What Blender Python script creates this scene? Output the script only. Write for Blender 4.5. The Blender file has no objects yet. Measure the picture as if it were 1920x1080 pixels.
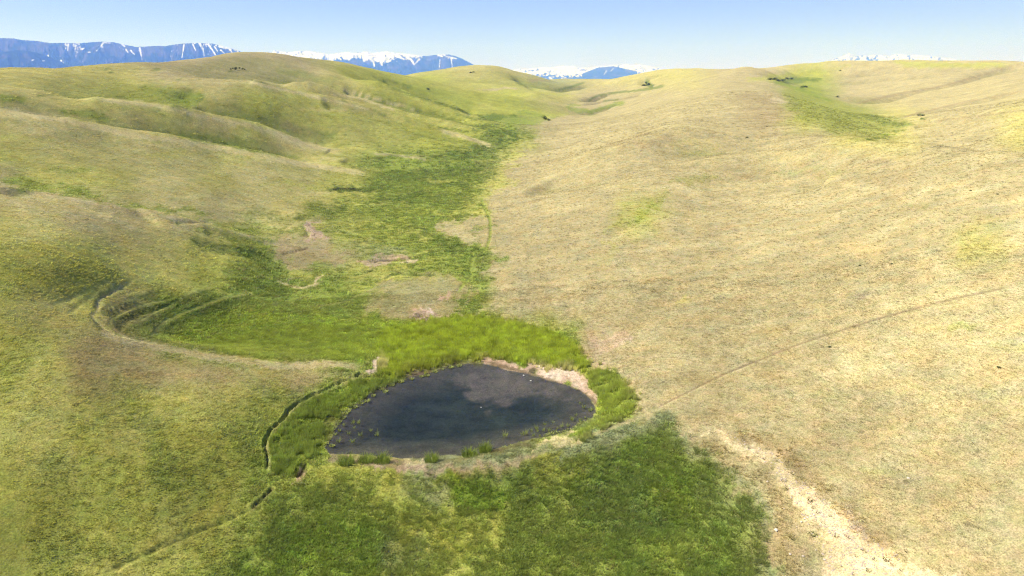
import bpy, math, random
import numpy as np

# ------------------------------------------------------------------ camera, sky, sun, exposure
C = bpy.context.scene.collection
SC = bpy.context.scene
CAM_Z = 40.0                      # drone height above the pond, metres (pond surface is z = 0)
PITCH = math.radians(16.94)
FOC = 1280.0                      # focal length in photo pixels (1920 wide)
cam_d = bpy.data.cameras.new('camera')
cam_d.sensor_width = 36.0
cam_d.lens = 36.0 * FOC / 1920.0
cam_d.clip_start = 0.5
cam_d.clip_end = 120000.0
cam = bpy.data.objects.new('camera', cam_d)
C.objects.link(cam)
cam.location = (0, 0, CAM_Z)
cam.rotation_euler = (math.pi / 2 - PITCH, 0, 0)
SC.camera = cam

SUN_AZ = math.radians(-104.0)      # measured from +Y towards +X: the sun stands at the left of the view
SUN_EL = math.radians(50.0)
world = bpy.data.worlds.new('World')
SC.world = world
world.use_nodes = True
wn = world.node_tree
wn.nodes.clear()
sky = wn.nodes.new('ShaderNodeTexSky')
sky.sky_type = 'NISHITA'
sky.sun_disc = False
sky.sun_elevation = SUN_EL
sky.sun_rotation = SUN_AZ
sky.altitude = 2500.0
sky.air_density = 1.0
sky.dust_density = 0.0
sky.ozone_density = 2.0
bg = wn.nodes.new('ShaderNodeBackground')
bg.inputs['Strength'].default_value = 0.082
wo = wn.nodes.new('ShaderNodeOutputWorld')
# the air near the horizon stays pale blue rather than yellow in this clear mountain light
tco = wn.nodes.new('ShaderNodeTexCoord'); sxyz = wn.nodes.new('ShaderNodeSeparateXYZ'); wn.links.new(tco.outputs['Generated'], sxyz.inputs[0])
elr = wn.nodes.new('ShaderNodeValToRGB'); wn.links.new(sxyz.outputs['Z'], elr.inputs[0])
elr.color_ramp.elements[0].position = 0.0; elr.color_ramp.elements[0].color = (.87, .88, .98, 1)
elr.color_ramp.elements[1].position = 0.30; elr.color_ramp.elements[1].color = (.56, .60, .58, 1)
e_ = elr.color_ramp.elements.new(.1); e_.color = (.76, .77, .88, 1)
scn = wn.nodes.new('ShaderNodeVectorMath'); scn.operation = 'MULTIPLY'; scn.inputs[1].default_value = (.99, .93, 1.5); wn.links.new(elr.outputs[0], scn.inputs[0])
tintn = wn.nodes.new('ShaderNodeVectorMath'); tintn.operation = 'MULTIPLY'; wn.links.new(scn.outputs[0], tintn.inputs[1])
wn.links.new(sky.outputs[0], tintn.inputs[0]); wn.links.new(tintn.outputs[0], bg.inputs['Color'])
wn.links.new(bg.outputs[0], wo.inputs['Surface'])

sun_d = bpy.data.lights.new('sun', 'SUN')
sun_d.energy = 4.9
sun_d.angle = math.radians(0.5)
sun_d.color = (1.0, 0.955, 0.87)
sun = bpy.data.objects.new('sun', sun_d)
C.objects.link(sun)
# lamp shines along its -Z; point it away from the sun's direction
sdx, sdy, sdz = (math.sin(SUN_AZ) * math.cos(SUN_EL), math.cos(SUN_AZ) * math.cos(SUN_EL), math.sin(SUN_EL))
from mathutils import Vector
sun.rotation_euler = Vector((sdx, sdy, sdz)).to_track_quat('Z', 'Y').to_euler()

SC.view_settings.view_transform = 'Standard'
SC.view_settings.look = 'None'
SC.view_settings.exposure = 0.8
SC.view_settings.gamma = 1.0
SC.view_settings.use_curve_mapping = False
SC.render.engine = 'CYCLES'
SC.cycles.use_denoising = True
SC.cycles.denoiser = 'OPENIMAGEDENOISE'
SC.cycles.denoising_input_passes = 'RGB_ALBEDO_NORMAL'
SC.cycles.denoising_prefilter = 'FAST'
SC.cycles.filter_width = 1.15
SC.cycles.max_bounces = 8
SC.cycles.volume_bounces = 6
SC.cycles.transparent_max_bounces = 12

# ------------------------------------------------------------------ numpy helpers
rng = np.random.default_rng(7)
random.seed(7)
CP, SP = math.cos(PITCH), math.sin(PITCH)

def pix_dir(px, py):
    """azimuth and slope (rise per metre of ground distance) of the sight line through a photo pixel"""
    u = (np.asarray(px, float) - 960) / FOC
    v = (np.asarray(py, float) - 540) / FOC
    y = CP - v * SP
    z = -SP - v * CP
    h = np.hypot(u, y)
    return np.arctan2(u, y), z / h

def project(th, w):
    x = np.sin(th); y = np.cos(th)
    dep = y * CP - w * SP
    up = y * SP + w * CP
    dep = np.maximum(dep, 0.05)
    return 960 + FOC * x / dep, 540 - FOC * up / dep

def _hash(ix, iy, s):
    h = (ix * 374761393 + iy * 668265263 + s * 974634777) & 0xFFFFFFFF
    h = ((h ^ (h >> 13)) * 1274126177) & 0xFFFFFFFF
    h = h ^ (h >> 16)
    return (h & 0xFFFF).astype(np.float32) * (2 * math.pi / 65536.0)

def perlin(x, y, s=0):
    x = np.asarray(x, np.float64); y = np.asarray(y, np.float64)
    x0 = np.floor(x).astype(np.int64); y0 = np.floor(y).astype(np.int64)
    fx = (x - x0).astype(np.float32); fy = (y - y0).astype(np.float32)
    def g(ax, ay):
        a = _hash(x0 + ax, y0 + ay, s)
        return np.cos(a) * (fx - ax) + np.sin(a) * (fy - ay)
    ux = fx * fx * fx * (fx * (fx * 6 - 15) + 10)
    uy = fy * fy * fy * (fy * (fy * 6 - 15) + 10)
    a = g(0, 0) * (1 - ux) + g(1, 0) * ux
    b = g(0, 1) * (1 - ux) + g(1, 1) * ux
    return (a * (1 - uy) + b * uy) * 1.5

def fbm(x, y, oct=4, s=0, gain=0.5):
    t = 0; a = 1.0
    for i in range(oct):
        t = t + a * perlin(x * 2 ** i + 13.1 * i, y * 2 ** i - 7.7 * i, s + i)
        a *= gain
    return t

def sstep(a, b, x):
    t = np.clip((x - a) / (b - a), 0, 1)
    return t * t * (3 - 2 * t)

def seg_dist(X, Y, pts):
    """distance to a polyline, and the running parameter 0..1 of the nearest point"""
    best = np.full(X.shape, 1e9, np.float32); par = np.zeros(X.shape, np.float32)
    n = len(pts) - 1
    for i in range(n):
        ax, ay = pts[i]; bx, by = pts[i + 1]
        dx, dy = bx - ax, by - ay
        L = dx * dx + dy * dy + 1e-9
        t = np.clip(((X - ax) * dx + (Y - ay) * dy) / L, 0, 1)
        d = np.hypot(X - ax - t * dx, Y - ay - t * dy)
        m = d < best
        best = np.where(m, d, best); par = np.where(m, (i + t) / n, par)
    return best, par

def poly_sd(X, Y, pts):
    """signed distance to a polygon, negative inside"""
    p = list(pts) + [pts[0]]
    d, _ = seg_dist(X, Y, p)
    ins = np.zeros(X.shape, bool)
    for i in range(len(pts)):
        ax, ay = p[i]; bx, by = p[i + 1]
        if ay == by: continue
        c = ((ay > Y) != (by > Y)) & (X < (bx - ax) * (Y - ay) / (by - ay) + ax)
        ins ^= c
    return np.where(ins, -d, d)

def smooth_line(pts, n=6, closed=False):
    """Catmull-Rom through the points"""
    P = np.array(pts, float)
    if closed: P = np.vstack([P[-1], P, P[0], P[1]])
    else: P = np.vstack([2 * P[0] - P[1], P, 2 * P[-1] - P[-2]])
    out = []
    for i in range(1, len(P) - 2):
        p0, p1, p2, p3 = P[i - 1:i + 3]
        for k in range(n):
            t = k / n
            out.append(0.5 * (2 * p1 + (p2 - p0) * t + (2 * p0 - 5 * p1 + 4 * p2 - p3) * t * t + (3 * p1 - p0 - 3 * p2 + p3) * t ** 3))
    if not closed: out.append(P[-2])
    return np.array(out)
# ------------------------------------------------------------------ survey points of the land
# heights are written relative to the drone (40 m above the pond)
TH, LR, WW = [], [], []
def by_z(pts):
    for x, y, z in pts:
        th, w = pix_dir(x, y)
        TH.append(float(th)); LR.append(math.log(z / w)); WW.append(float(w))
def line_z(pts, sp=30.0):
    L = sum(math.dist(pts[i][:2], pts[i + 1][:2]) for i in range(len(pts) - 1))
    by_z(smooth_line(pts, max(1, int(round(L / (len(pts) - 1) / sp)))))
def by_r(pts):
    for x, y, r in pts:
        th, w = pix_dir(x, y)
        TH.append(float(th)); LR.append(math.log(r)); WW.append(float(w))
def polar(pts):
    for a, r, z in pts:
        TH.append(math.radians(a)); LR.append(math.log(r)); WW.append(z / r)
def crest(pts, dr, drop, z=False):
    """a ridge line and the hollow hidden behind it"""
    rel = z
    if rel: pts = [(x, y, q / float(pix_dir(x, y)[1])) for x, y, q in pts]
    L = sum(math.dist(pts[i][:2], pts[i + 1][:2]) for i in range(len(pts) - 1))
    n = max(1, int(round(L / max(1, len(pts) - 1) / 28.0)))
    for x, y, q in (smooth_line(pts, n) if len(pts) > 1 else pts):
        th, w = pix_dir(x, y); th = float(th); w = float(w)
        r = q
        TH.append(th); LR.append(math.log(r)); WW.append(w)
        TH.append(th); LR.append(math.log(r * (1 + dr))); WW.append((w * r - drop) / (r * (1 + dr)))

POND = [(867,683),(890,682),(913,684),(951,694),(988,701),(1022,711),(1063,723),(1092,736),(1113,757),(1117,773),
        (1097,791),(1063,808),(1030,819),(980,827),(942,838),(909,846),(880,852),(847,853),(788,858),(730,858),(680,852),
        (645,852),(622,850),(611,841),(614,828),(628,812),(632,792),(651,769),(688,742),(713,727),(763,711),(805,699),(838,687)]
by_z([(x, y, -40.0) for x, y in POND])
by_z([(850,780,-40.3),(750,790,-40.3),(950,760,-40.3)])
# dam bank below the pond and the ground at its foot
line_z([(560,895,-39.9),(620,884,-39.5),(700,880,-39.1),(800,877,-39.0),(900,866,-38.9),(1000,852,-38.8),(1100,832,-38.6),(1180,800,-38.4),(1225,775,-38.2)])
line_z([(500,960,-41.0),(560,968,-41.5),(700,972,-42.0),(900,966,-42.2),(1100,946,-42.0),(1220,890,-40.9),(1300,840,-39.3)])
line_z([(520,925,-40.6),(700,922,-40.6),(900,912,-40.5),(1050,890,-40.3),(1180,850,-39.8),(1260,810,-38.8)])
line_z([(480,1080,-43.6),(600,1080,-44.0),(800,1080,-44.3),(1000,1080,-44.4),(1200,1080,-44.3),(1350,1080,-43.7),(1450,1080,-42.8)])
by_z([(1330,970,-42.0),(1200,1000,-43.0)])
by_z([(300,1080,-42.0),(600,1300,-46),(1000,1300,-46.5),(1400,1300,-45)])
# near spur on the left
by_z([(0,1080,-40),(0,900,-35.2),(0,760,-31.5),(0,680,-29.3),(0,600,-27),(0,500,-24),(0,420,-22)])
by_z([(150,1080,-41),(150,950,-37.9),(150,850,-35.2),(150,750,-32.4),(150,680,-31.0),(80,600,-28.6),(100,500,-25.8)])
by_z([(300,1000,-40.3),(300,900,-37.9),(300,800,-35.8),(300,720,-34.4),(450,1000,-41.8),(450,900,-39.8),(450,800,-37.6),(450,720,-36.0),
      (550,760,-38.4),(600,720,-38.4),(505,840,-39.2),(560,840,-39.7),(640,740,-39.3),(380,760,-35.6)])
line_z([(172,593,-30.4),(207,625,-31.8),(255,640,-32.8)])
crest([(300,650,-33.7),(383,665,-35.0),(467,674,-36.2),(523,683,-37.0)], 0.05, .6, True)
by_z([(617,681,-38.0),(690,692,-39.0)])
# hollow behind the spur, terraced slope above it
by_z([(350,645,-37.6),(400,650,-38.7),(500,655,-39.1),(600,655,-39.3),(700,640,-39.5),(500,600,-38.7),(600,560,-38.5),(450,580,-37.6),(700,600,-39.1),
      (420,540,-35.9),(520,540,-38.0),(500,500,-37.0),(400,500,-34.0),(300,590,-35.4),(250,600,-33.6),(350,570,-35.6),(300,560,-34.3),(230,560,-32.2),(215,590,-32.3),(300,520,-32.4),(350,530,-34.0),(250,520,-31.2)])
by_z([(200,450,-26.8),(200,520,-29.6),(130,560,-29.2),(300,460,-29.6),(400,460,-31.9),(460,470,-34.0)])
crest([(0,347,-20),(100,362,-21.5),(200,380,-23.5),(300,400,-26.5),(380,421,-29.6),(470,444,-33.4)], 0.10, 2.6, True)
by_z([(560,466,-36.6)])
# ground between first and second spur
by_r([(0,320,203),(0,270,226),(0,235,246),(200,345,194),(200,300,222),(200,262,250),(400,365,200),(400,330,228),(400,300,254),(550,405,190),(550,350,236),(640,350,250)])
crest([(0,202,262),(100,220,266),(200,240,270),(300,257,275),(433,280,280),(533,300,285)], 0.085, 6.0)
by_r([(633,315,288),(690,325,290)])
crest([(180,183,318),(300,197,322),(400,220,326),(483,237,329),(550,260,331)], 0.07, 8)
by_r([(640,285,332),(720,303,330),(0,180,310),(90,170,330),(0,155,370),(100,150,390)])
crest([(465,150,424),(503,160,426),(570,175,428),(640,191,430),(700,206,430),(760,222,425),(827,242,416)], 0.06, 9)
by_r([(880,258,408),(922,273,402),(300,160,400),(400,180,385),(500,200,385),(600,220,390),(700,240,392),(780,262,385),(850,290,350)])
crest([(553,152,500),(603,165,500),(640,175,497),(707,190,492),(787,213,485),(853,229,475)], 0.05, 8)
by_r([(930,247,462)])
crest([(700,150,575),(737,163,572),(787,182,566),(853,202,558)], 0.045, 7.5)
by_r([(895,215,552),(950,234,520),(620,140,575)])
# skyline of the big left hill and its right shoulder
crest([(0,133,470),(60,131,480),(150,126,500),(250,121,530),(340,115,570),(400,106,620),(450,102,650),(520,103,670),(600,112,690),(660,122,700),
       (720,133,705),(763,141,708),(803,151,712),(837,159,716),(887,168,722),(937,175,730)], 0.12, 12.0)
crest([(1000,184,745),(1050,195,750)], 0.08, 5.0)
by_r([(1088,211,705),(1040,205,690),(950,205,640),(880,190,650),(1000,222,610),(900,225,560)])
by_r([(250,140,440),(350,135,480),(450,125,560)])
# valley floor
by_z([(800,590,-38.9),(760,540,-38.6),(650,500,-38.4),(800,500,-38.4),(700,460,-38.2),(880,600,-39.0),(900,520,-38.7),(700,420,-38.0),(850,440,-38.1),
      (800,400,-37.9),(650,400,-37.7),(880,370,-37.6),(760,350,-37.3),(900,330,-36.9),(820,310,-36.6),(940,290,-35.9),(900,270,-35.4),(960,255,-34.6),
      (1000,235,-33.6),(1040,223,-32.8),(1085,214,-32.0)])
# far hills up the valley
crest([(780,138,1150),(830,130,1200),(880,124,1250),(920,122,1280),(960,131,1300),(1000,141,1350)], 0.1, 15)
crest([(1060,147,1700),(1110,149,1750),(1150,149,1750)], 0.1, 10)
crest([(1180,142,1500),(1240,131,1400),(1290,129,1350),(1340,130,1300)], 0.1, 10)
by_r([(820,150,1000),(880,155,980),(920,140,1100),(960,160,1000),(1010,168,1150),(1040,172,1150),(1100,160,1400),(1000,176,880),(1070,185,900),(1095,192,880),
      (1150,168,1150),(1200,150,1250),(1120,178,1000),(1250,150,1100),(1060,160,1300),(960,150,1080)])
# great slope on the right
by_r([(1120,203,760),(1180,187,800),(1230,172,850),(1290,150,900),(1340,140,920),(1400,125,960)])
by_z([(1200,640,-37.8),(1130,640,-38.6),(1250,720,-38.0),(1100,590,-38.2),(1000,540,-37.7),(960,470,-37.0),(960,400,-35.8),(1000,350,-34.6),(1040,300,-33.0),
      (1100,260,-30.5),(1160,225,-27.0),(1200,470,-34.0),(1200,380,-30.5),(1200,300,-26.0),(1250,240,-20),(1300,190,-14.5),(1200,560,-36.4)])
by_r([(1420,190,470),(1420,230,370),(1420,280,275),(1420,340,210),(1420,400,170),(1420,500,130),(1420,600,106),(1420,700,88),(1420,800,75.5),(1420,900,66.5),(1420,1000,60),(1350,160,640)])
by_z([(1650,1080,-40.5),(1650,950,-38.4),(1650,800,-36.2),(1650,650,-33.0),(1650,500,-28.8),(1650,400,-25.2),(1650,330,-22),
      (1900,1080,-38.2),(1900,900,-34.8),(1900,700,-30.6),(1900,541,-26.2),(1900,400,-20.8),(1900,320,-16.6)])
crest([(1920,285,180),(1850,282,195),(1750,271,222),(1660,264,250),(1600,257,275)], 0.14, 5)
crest([(1540,238,325)], 0.1, 2.5)
by_r([(1480,215,400),(1450,175,540),(1425,150,720),(1440,135,900)])
# second valley on the right, its green flank and the tan hills beyond
by_r([(1660,255,400),(1630,245,420),(1700,240,450),(1650,225,500),(1600,225,480),(1550,205,520),(1600,205,640),(1520,190,600),(1530,177,900),(1500,165,850),(1453,150,1060),(1470,130,1180)])
crest([(1500,119,1300),(1560,118,1400),(1640,116,1400),(1700,115,1380),(1800,116,1300),(1920,117,1200)], 0.1, 15)
by_r([(1480,140,1200),(1560,150,1150),(1620,175,900),(1700,190,700),(1690,215,560),(1700,150,1000),(1760,210,520),(1800,150,920),(1800,190,640),(1900,150,760),(1900,200,430),
      (1900,240,300),(1800,250,360),(1740,250,400),(1850,268,310),(1640,140,1150)])
# ground outside the picture
polar([(-55,50,-37),(-50,75,-33),(-55,80,-31),(-50,110,-26),(-55,150,-21),(-55,300,-6),(-55,700,10),(-55,1500,0),(55,80,-30),(55,150,-16),(55,300,-10),(55,700,5),(55,1500,10),
       (-75,60,-34),(-75,110,-27),(-75,200,-17),(-75,700,8),(75,60,-32),(75,200,-15),(75,700,5),(-50,40,-40),(0,40,-46),(50,40,-41),(-75,36,-38),(75,36,-38),
       (-35,2400,-20),(-15,2400,-40),(5,2400,-40),(20,2400,-20),(38,2400,-25),(0,2000,-30),(12,2000,-25),(-25,1000,5),(-35,800,0),(-20,1500,-20)])

TH = np.array(TH); LR = np.array(LR); WW = np.array(WW)
KX, KY = 1.0, 0.62
def tps_solve():
    X = TH * KX; Y = LR * KY
    d = np.hypot(X[:, None] - X[None], Y[:, None] - Y[None])
    K = d ** 1.6
    n = len(X)
    K += np.eye(n) * -1.5e-5
    P = np.stack([np.ones(n), X, Y], 1)
    A = np.zeros((n + 3, n + 3)); A[:n, :n] = K; A[:n, n:] = P; A[n:, :n] = P.T
    b = np.zeros(n + 3); b[:n] = WW
    return np.linalg.solve(A, b)
SOL = tps_solve()
def tps_eval(th, lr):
    X = th.ravel() * KX; Y = lr.ravel() * KY
    out = np.empty(X.size)
    cx = TH * KX; cy = LR * KY
    for i in range(0, X.size, 8192):
        x = X[i:i + 8192]; y = Y[i:i + 8192]
        d2 = (x[:, None] - cx) ** 2 + (y[:, None] - cy) ** 2
        out[i:i + 8192] = (d2 ** 0.8) @ SOL[:len(TH)] + SOL[-3] + SOL[-2] * x + SOL[-1] * y
    return out.reshape(th.shape)

# coarse evaluation, then bicubic-like (smooth) upsampling
LR0, LR1 = math.log(40.0), math.log(2600.0)
TM = math.radians(78)
cth = np.linspace(-TM, TM, 421); clr = np.linspace(LR0, LR1, 281)
CG = tps_eval(*np.meshgrid(cth, clr, indexing='xy'))          # [lr, th]
def cubic(G, fi, axis):
    n = G.shape[axis]
    i = np.clip(np.floor(fi).astype(int), 1, n - 3); t = fi - i
    g = [np.take(G, i + k, axis=axis) for k in (-1, 0, 1, 2)]
    sh = [1, 1]; sh[axis] = -1; t = t.reshape(sh)
    return 0.5 * (2 * g[1] + (g[2] - g[0]) * t + (2 * g[0] - 5 * g[1] + 4 * g[2] - g[3]) * t ** 2 + (3 * g[1] - g[0] - 3 * g[2] + g[3]) * t ** 3)
def base_grid(th1, lr1):
    a = cubic(CG, (lr1 - LR0) / (clr[1] - clr[0]), 0)
    return cubic(a, (th1 + TM) / (cth[1] - cth[0]), 1)
def base_pts(th, lr):
    fi = np.clip((lr - LR0) / (clr[1] - clr[0]), 0, 279.99); fj = np.clip((th + TM) / (cth[1] - cth[0]), 0, 419.99)
    i = fi.astype(int); j = fj.astype(int); a = fi - i; b = fj - j
    return (CG[i, j] * (1 - a) * (1 - b) + CG[i + 1, j] * a * (1 - b) + CG[i, j + 1] * (1 - a) * b + CG[i + 1, j + 1] * a * b)

def on_land(px, py):
    """where the sight line through a photo pixel meets the surveyed land: x, y"""
    px = np.atleast_1d(np.asarray(px, float)); py = np.atleast_1d(np.asarray(py, float))
    th, w = pix_dir(px, py)
    ls = np.linspace(math.log(42), math.log(2500), 1200)
    g = base_pts(np.repeat(th[:, None], 1200, 1), np.repeat(ls[None], len(th), 0))
    hit = g >= w[:, None]
    k = np.where(hit.any(1), hit.argmax(1), 1199)
    r = np.exp(ls[k])
    return r * np.sin(th), r * np.cos(th)
def to_world(pts):
    x, y = on_land([p[0] for p in pts], [p[1] for p in pts])
    return list(zip(x, y))
def on_water(pts):
    th, w = pix_dir([p[0] for p in pts], [p[1] for p in pts])
    r = -CAM_Z / w
    return list(zip(r * np.sin(th), r * np.cos(th)))

# ------------------------------------------------------------------ the grid
D = math.radians
th_dense = np.linspace(D(-41), D(41), 1120)
th_all = np.concatenate([np.linspace(D(-74), D(-41.6), 34), th_dense, np.linspace(D(41.6), D(74), 34)])
lr_all = np.concatenate([np.arange(LR0 + .03, math.log(130), 0.0032), np.arange(math.log(130), math.log(420), 0.0048), np.arange(math.log(420), math.log(1000), 0.0052),
                         np.arange(math.log(1000), math.log(2550), 0.012)])
NT, NR = len(th_all), len(lr_all)
TT, LL = np.meshgrid(th_all, lr_all)
RR = np.exp(LL)
GX = RR * np.sin(TT); GY = RR * np.cos(TT)
W0 = base_grid(th_all, lr_all)
Z0 = W0 * RR
GZ = Z0 + CAM_Z                     # world heights

# ground roughness at many scales; each fades once the mesh can no longer carry it
def rough(lam, amp, s, far=None):
    a = amp * (1 - sstep(lam * 35, lam * 90, RR))
    if far is not None: a = amp * sstep(far * .6, far * 1.6, RR) * (1 - sstep(lam * 35, lam * 110, RR))
    m = a.max(1) > 0
    out = np.zeros_like(RR)
    out[m] = perlin(GX[m] / lam, GY[m] / lam, s) * a[m]
    return out
GZ += rough(60, 1.5, 90, far=260)
GZ += rough(26, 0.55, 91, far=190)
GZ += rough(11, 0.16, 92)
GZ += rough(5, 0.10, 93)
GZ += rough(2.2, 0.055, 94)
GZ += rough(1.0, 0.065, 95)
GZ += rough(0.5, 0.045, 96)

# gullies and tracks cut into the land (photo pixels, depth m, half width m)
def carve(pts, depth, width, lip=0.0, fade=True, rep=5, steady=False):
    P = to_world(smooth_line(pts, rep))
    if steady:                                       # keep only the stretch that lies on one surface
        lr_ = np.log([math.hypot(*p) for p in P]); k_ = np.arange(len(P)); ok = np.ones(len(P), bool)
        for _ in range(4):
            fit = np.polyval(np.polyfit(k_[ok], lr_[ok], 2), k_); ok = np.abs(lr_ - fit) < max(.035, 1.5 * np.median(np.abs(lr_ - fit)))
        P = [p for p, o_ in zip(P, ok) if o_]
    xs = [p[0] for p in P]; ys = [p[1] for p in P]
    m = 4 * width
    sel = (GX > min(xs) - m) & (GX < max(xs) + m) & (GY > min(ys) - m) & (GY < max(ys) + m)
    if not sel.any(): return P
    d = np.full(int(sel.sum()), 1e9, np.float32); t = np.zeros(len(d), np.float32)
    L = [math.dist(P[i], P[i + 1]) for i in range(len(P) - 1)]; med = sorted(L)[len(L) // 2]
    X_, Y_ = GX[sel], GY[sel]
    for i, l_ in enumerate(L):                       # a jump means the line passed behind a ridge there
        if l_ > 5 * med + .5: continue
        di, ti = seg_dist(X_, Y_, P[i:i + 2]); mm = di < d
        d = np.where(mm, di, d); t = np.where(mm, (i + ti) / len(L), t)
    if width < 1: d = np.abs(d + .12 * perlin(X_ / .55, Y_ / .55, 98) + .10 * perlin(X_ / 1.4, Y_ / 1.4, 97))
    f = np.exp(-(d / width) ** 2)
    if width < 1: f = f * (.72 + .45 * np.clip(perlin(X_ / .9, Y_ / .9, 99), -.8, .8))
    if fade: f = f * sstep(0, .08, t) * (1 - sstep(.92, 1, t))
    dz = -depth * f
    if lip: dz = dz + lip * np.exp(-((d - 2.0 * width) / width) ** 2)
    GZ[sel] += dz
    return P
GULLY = [
 ([(1240,160),(1200,167),(1150,174),(1117,182),(1096,192)], 8, 9), ([(1205,175),(1170,184),(1128,190),(1100,198)], 6, 7), ([(1170,191),(1145,198),(1117,208),(1088,213)], 6, 8),
 ([(1190,149),(1150,154),(1100,160),(1060,167),(1035,172)], 9, 13), ([(975,148),(976,155),(990,160),(1005,167),(1020,172)], 7, 10), ([(1240,140),(1210,150),(1216,160)], 5, 9),
 ([(1913,120),(1840,141),(1763,162),(1680,177),(1603,195)], 9, 14), ([(1913,172),(1780,200),(1720,213),(1683,223)], 6, 8), ([(1920,208),(1850,217),(1780,226),(1712,236)], 5, 7),
 ([(1570,128),(1500,142),(1456,152)], 2.5, 14),
 ([(713,152),(735,158),(773,172),(830,192),(868,208),(895,216)], 4, 6), ([(640,165),(700,185),(760,200),(820,218),(880,230)], 2.5, 5), ([(600,190),(660,205),(720,222),(800,245),(870,265)], 2.5, 6),
 ([(330,168),(380,185),(430,200),(480,215),(560,235),(640,262)], 2.5, 8),
 ([(0,350),(100,368),(200,388),(290,402)], 1.6, 5), ([(1230,395),(1190,415),(1150,440),(1120,460)], .5, 2.5),
 ([(1000,285),(1080,262),(1180,238),(1260,215)], 3.2, 13), ([(1000,350),(1100,335),(1220,300),(1330,270)], 2.8, 12), ([(1250,400),(1350,375),(1450,352),(1560,330)], 2.4, 11), ([(1280,348),(1400,332),(1500,316),(1580,322)], 1.8, 8), ([(1080,300),(1180,278),(1300,240)], -2.2, 12), ([(1300,310),(1420,296),(1540,300)], -1.8, 10), ([(1560,160),(1650,150),(1760,140)], 6, 16), ([(1600,140),(1720,132),(1860,128)], 5, 16), ([(1750,250),(1820,244),(1900,228)], 2, 8),
 ([(900,240),(930,235),(960,243),(985,246)], 2, 5), ([(1640,230),(1680,240),(1700,237)], 2, 5),
 ([(560,407),(590,413),(640,405)], .8, 2), ([(380,430),(440,445),(520,455),(560,455)], .8, 2.5), ([(370,460),(430,470),(510,478)], .8, 2.5),
]
SPUR = [   # low rounded noses standing between the gullies (raised), with the hollow behind each one deepened
 ([(465,152),(503,161),(570,176),(640,192),(700,207),(760,223),(827,243),(900,266)], -1.8, 9), ([(503,156),(570,170),(640,185),(700,200),(760,215),(840,237)], 3.0, 7),
 ([(553,153),(603,166),(640,176),(707,191),(787,214),(853,230),(920,245)], -2.0, 9), ([(640,170),(700,182),(760,198),(820,214),(860,224)], 3.0, 7),
 ([(700,151),(737,164),(787,183),(853,203),(890,215)], -1.5, 8), ([(700,146),(740,158),(790,177),(850,197)], 3.0, 7),
 ([(300,199),(400,222),(483,239),(550,262),(640,287)], -1.5, 8), ([(360,205),(430,218),(500,232),(570,252),(650,276)], 3.0, 9),
 ([(100,222),(200,243),(300,259),(433,282),(533,302),(633,317)], -1.2, 7), ([(640,300),(700,312),(760,318)], 1.5, 6), ([(700,292),(760,297),(810,303)], -1.2, 6)]
for p, dpt, wid in SPUR: carve(p, dpt, wid, steady=True)
for p, dpt, wid in GULLY: carve(p, dpt, wid)
BANK = [   # short cut banks and the headcut, sharp
 ([(624,356),(645,355),(680,357)], .9, .8), ([(322,420),(345,416),(372,417),(398,417)], .6, .8), ([(565,425),(578,435),(576,446)], .7, .7),
 ([(668,514),(690,509),(704,505)], .5, .5), ([(690,492),(715,489),(745,487),(775,482)], .8, .7), ([(680,532),(720,523),(736,515)], .5, .5),
 ([(530,477),(550,472),(575,466)], .5, .6), ([(796,614),(803,602)], .9, .45), ([(765,597),(790,592),(830,590)], .5, .7), ([(936,258),(945,261)], 2.2, 2), ([(1018,220),(1030,227)], 2.2, 2)]
for p, dpt, wid in BANK: carve(p, dpt, wid, rep=3)
TRENCH = {
 'pond': ([(690,697),(668,706),(647,714),(620,726),(588,741),(560,755),(542,767),(533,782),(520,797),(505,811),(498,826),(497,840),(501,862),(501,884)], .75, .17),
 'outflow': ([(575,872),(566,884),(556,896)], .9, .42),
 'outflow2': ([(512,915),(500,928),(485,942),(472,957)], .55, .18),
 'sheep1': ([(470,955),(430,975),(380,995),(320,1020),(250,1050),(190,1075)], .32, .2),
 'track_right': ([(1895,538),(1800,558),(1700,583),(1600,612),(1500,645),(1440,669),(1360,701),(1290,735),(1225,768)], .15, .24),
 'track_mid': ([(902,368),(906,385),(918,410),(919,440),(912,465),(897,485),(888,505),(882,520),(868,535),(858,550)], .3, .4),
 'track_mid2': ([(888,468),(885,490),(880,512)], .35, .35),
 't_rim': ([(237,530),(213,547),(187,562),(183,580),(173,594),(187,610),(207,625),(233,634),(300,648)], .22, .3),
 't1': ([(290,548),(247,563),(205,577),(180,592)], .14, .35), 't2': ([(318,562),(267,573),(233,587),(209,600),(209,617),(228,632)], .16, .35),
 't3': ([(400,538),(353,553),(327,570),(290,587),(255,607)], .12, .35), 't4': ([(475,548),(417,562),(383,573),(333,593),(300,610),(283,634)], .10, .35),
 't5': ([(200,530),(147,553),(93,577)], .12, .35), 't6': ([(215,537),(165,560),(130,590)], .12, .35), 't7': ([(250,520),(225,545),(190,556)], .12, .3),
}
TW = {}
for k, (p, dpt, wid) in TRENCH.items(): TW[k] = carve(p, dpt, wid, lip=dpt * .18, rep=4)
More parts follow.
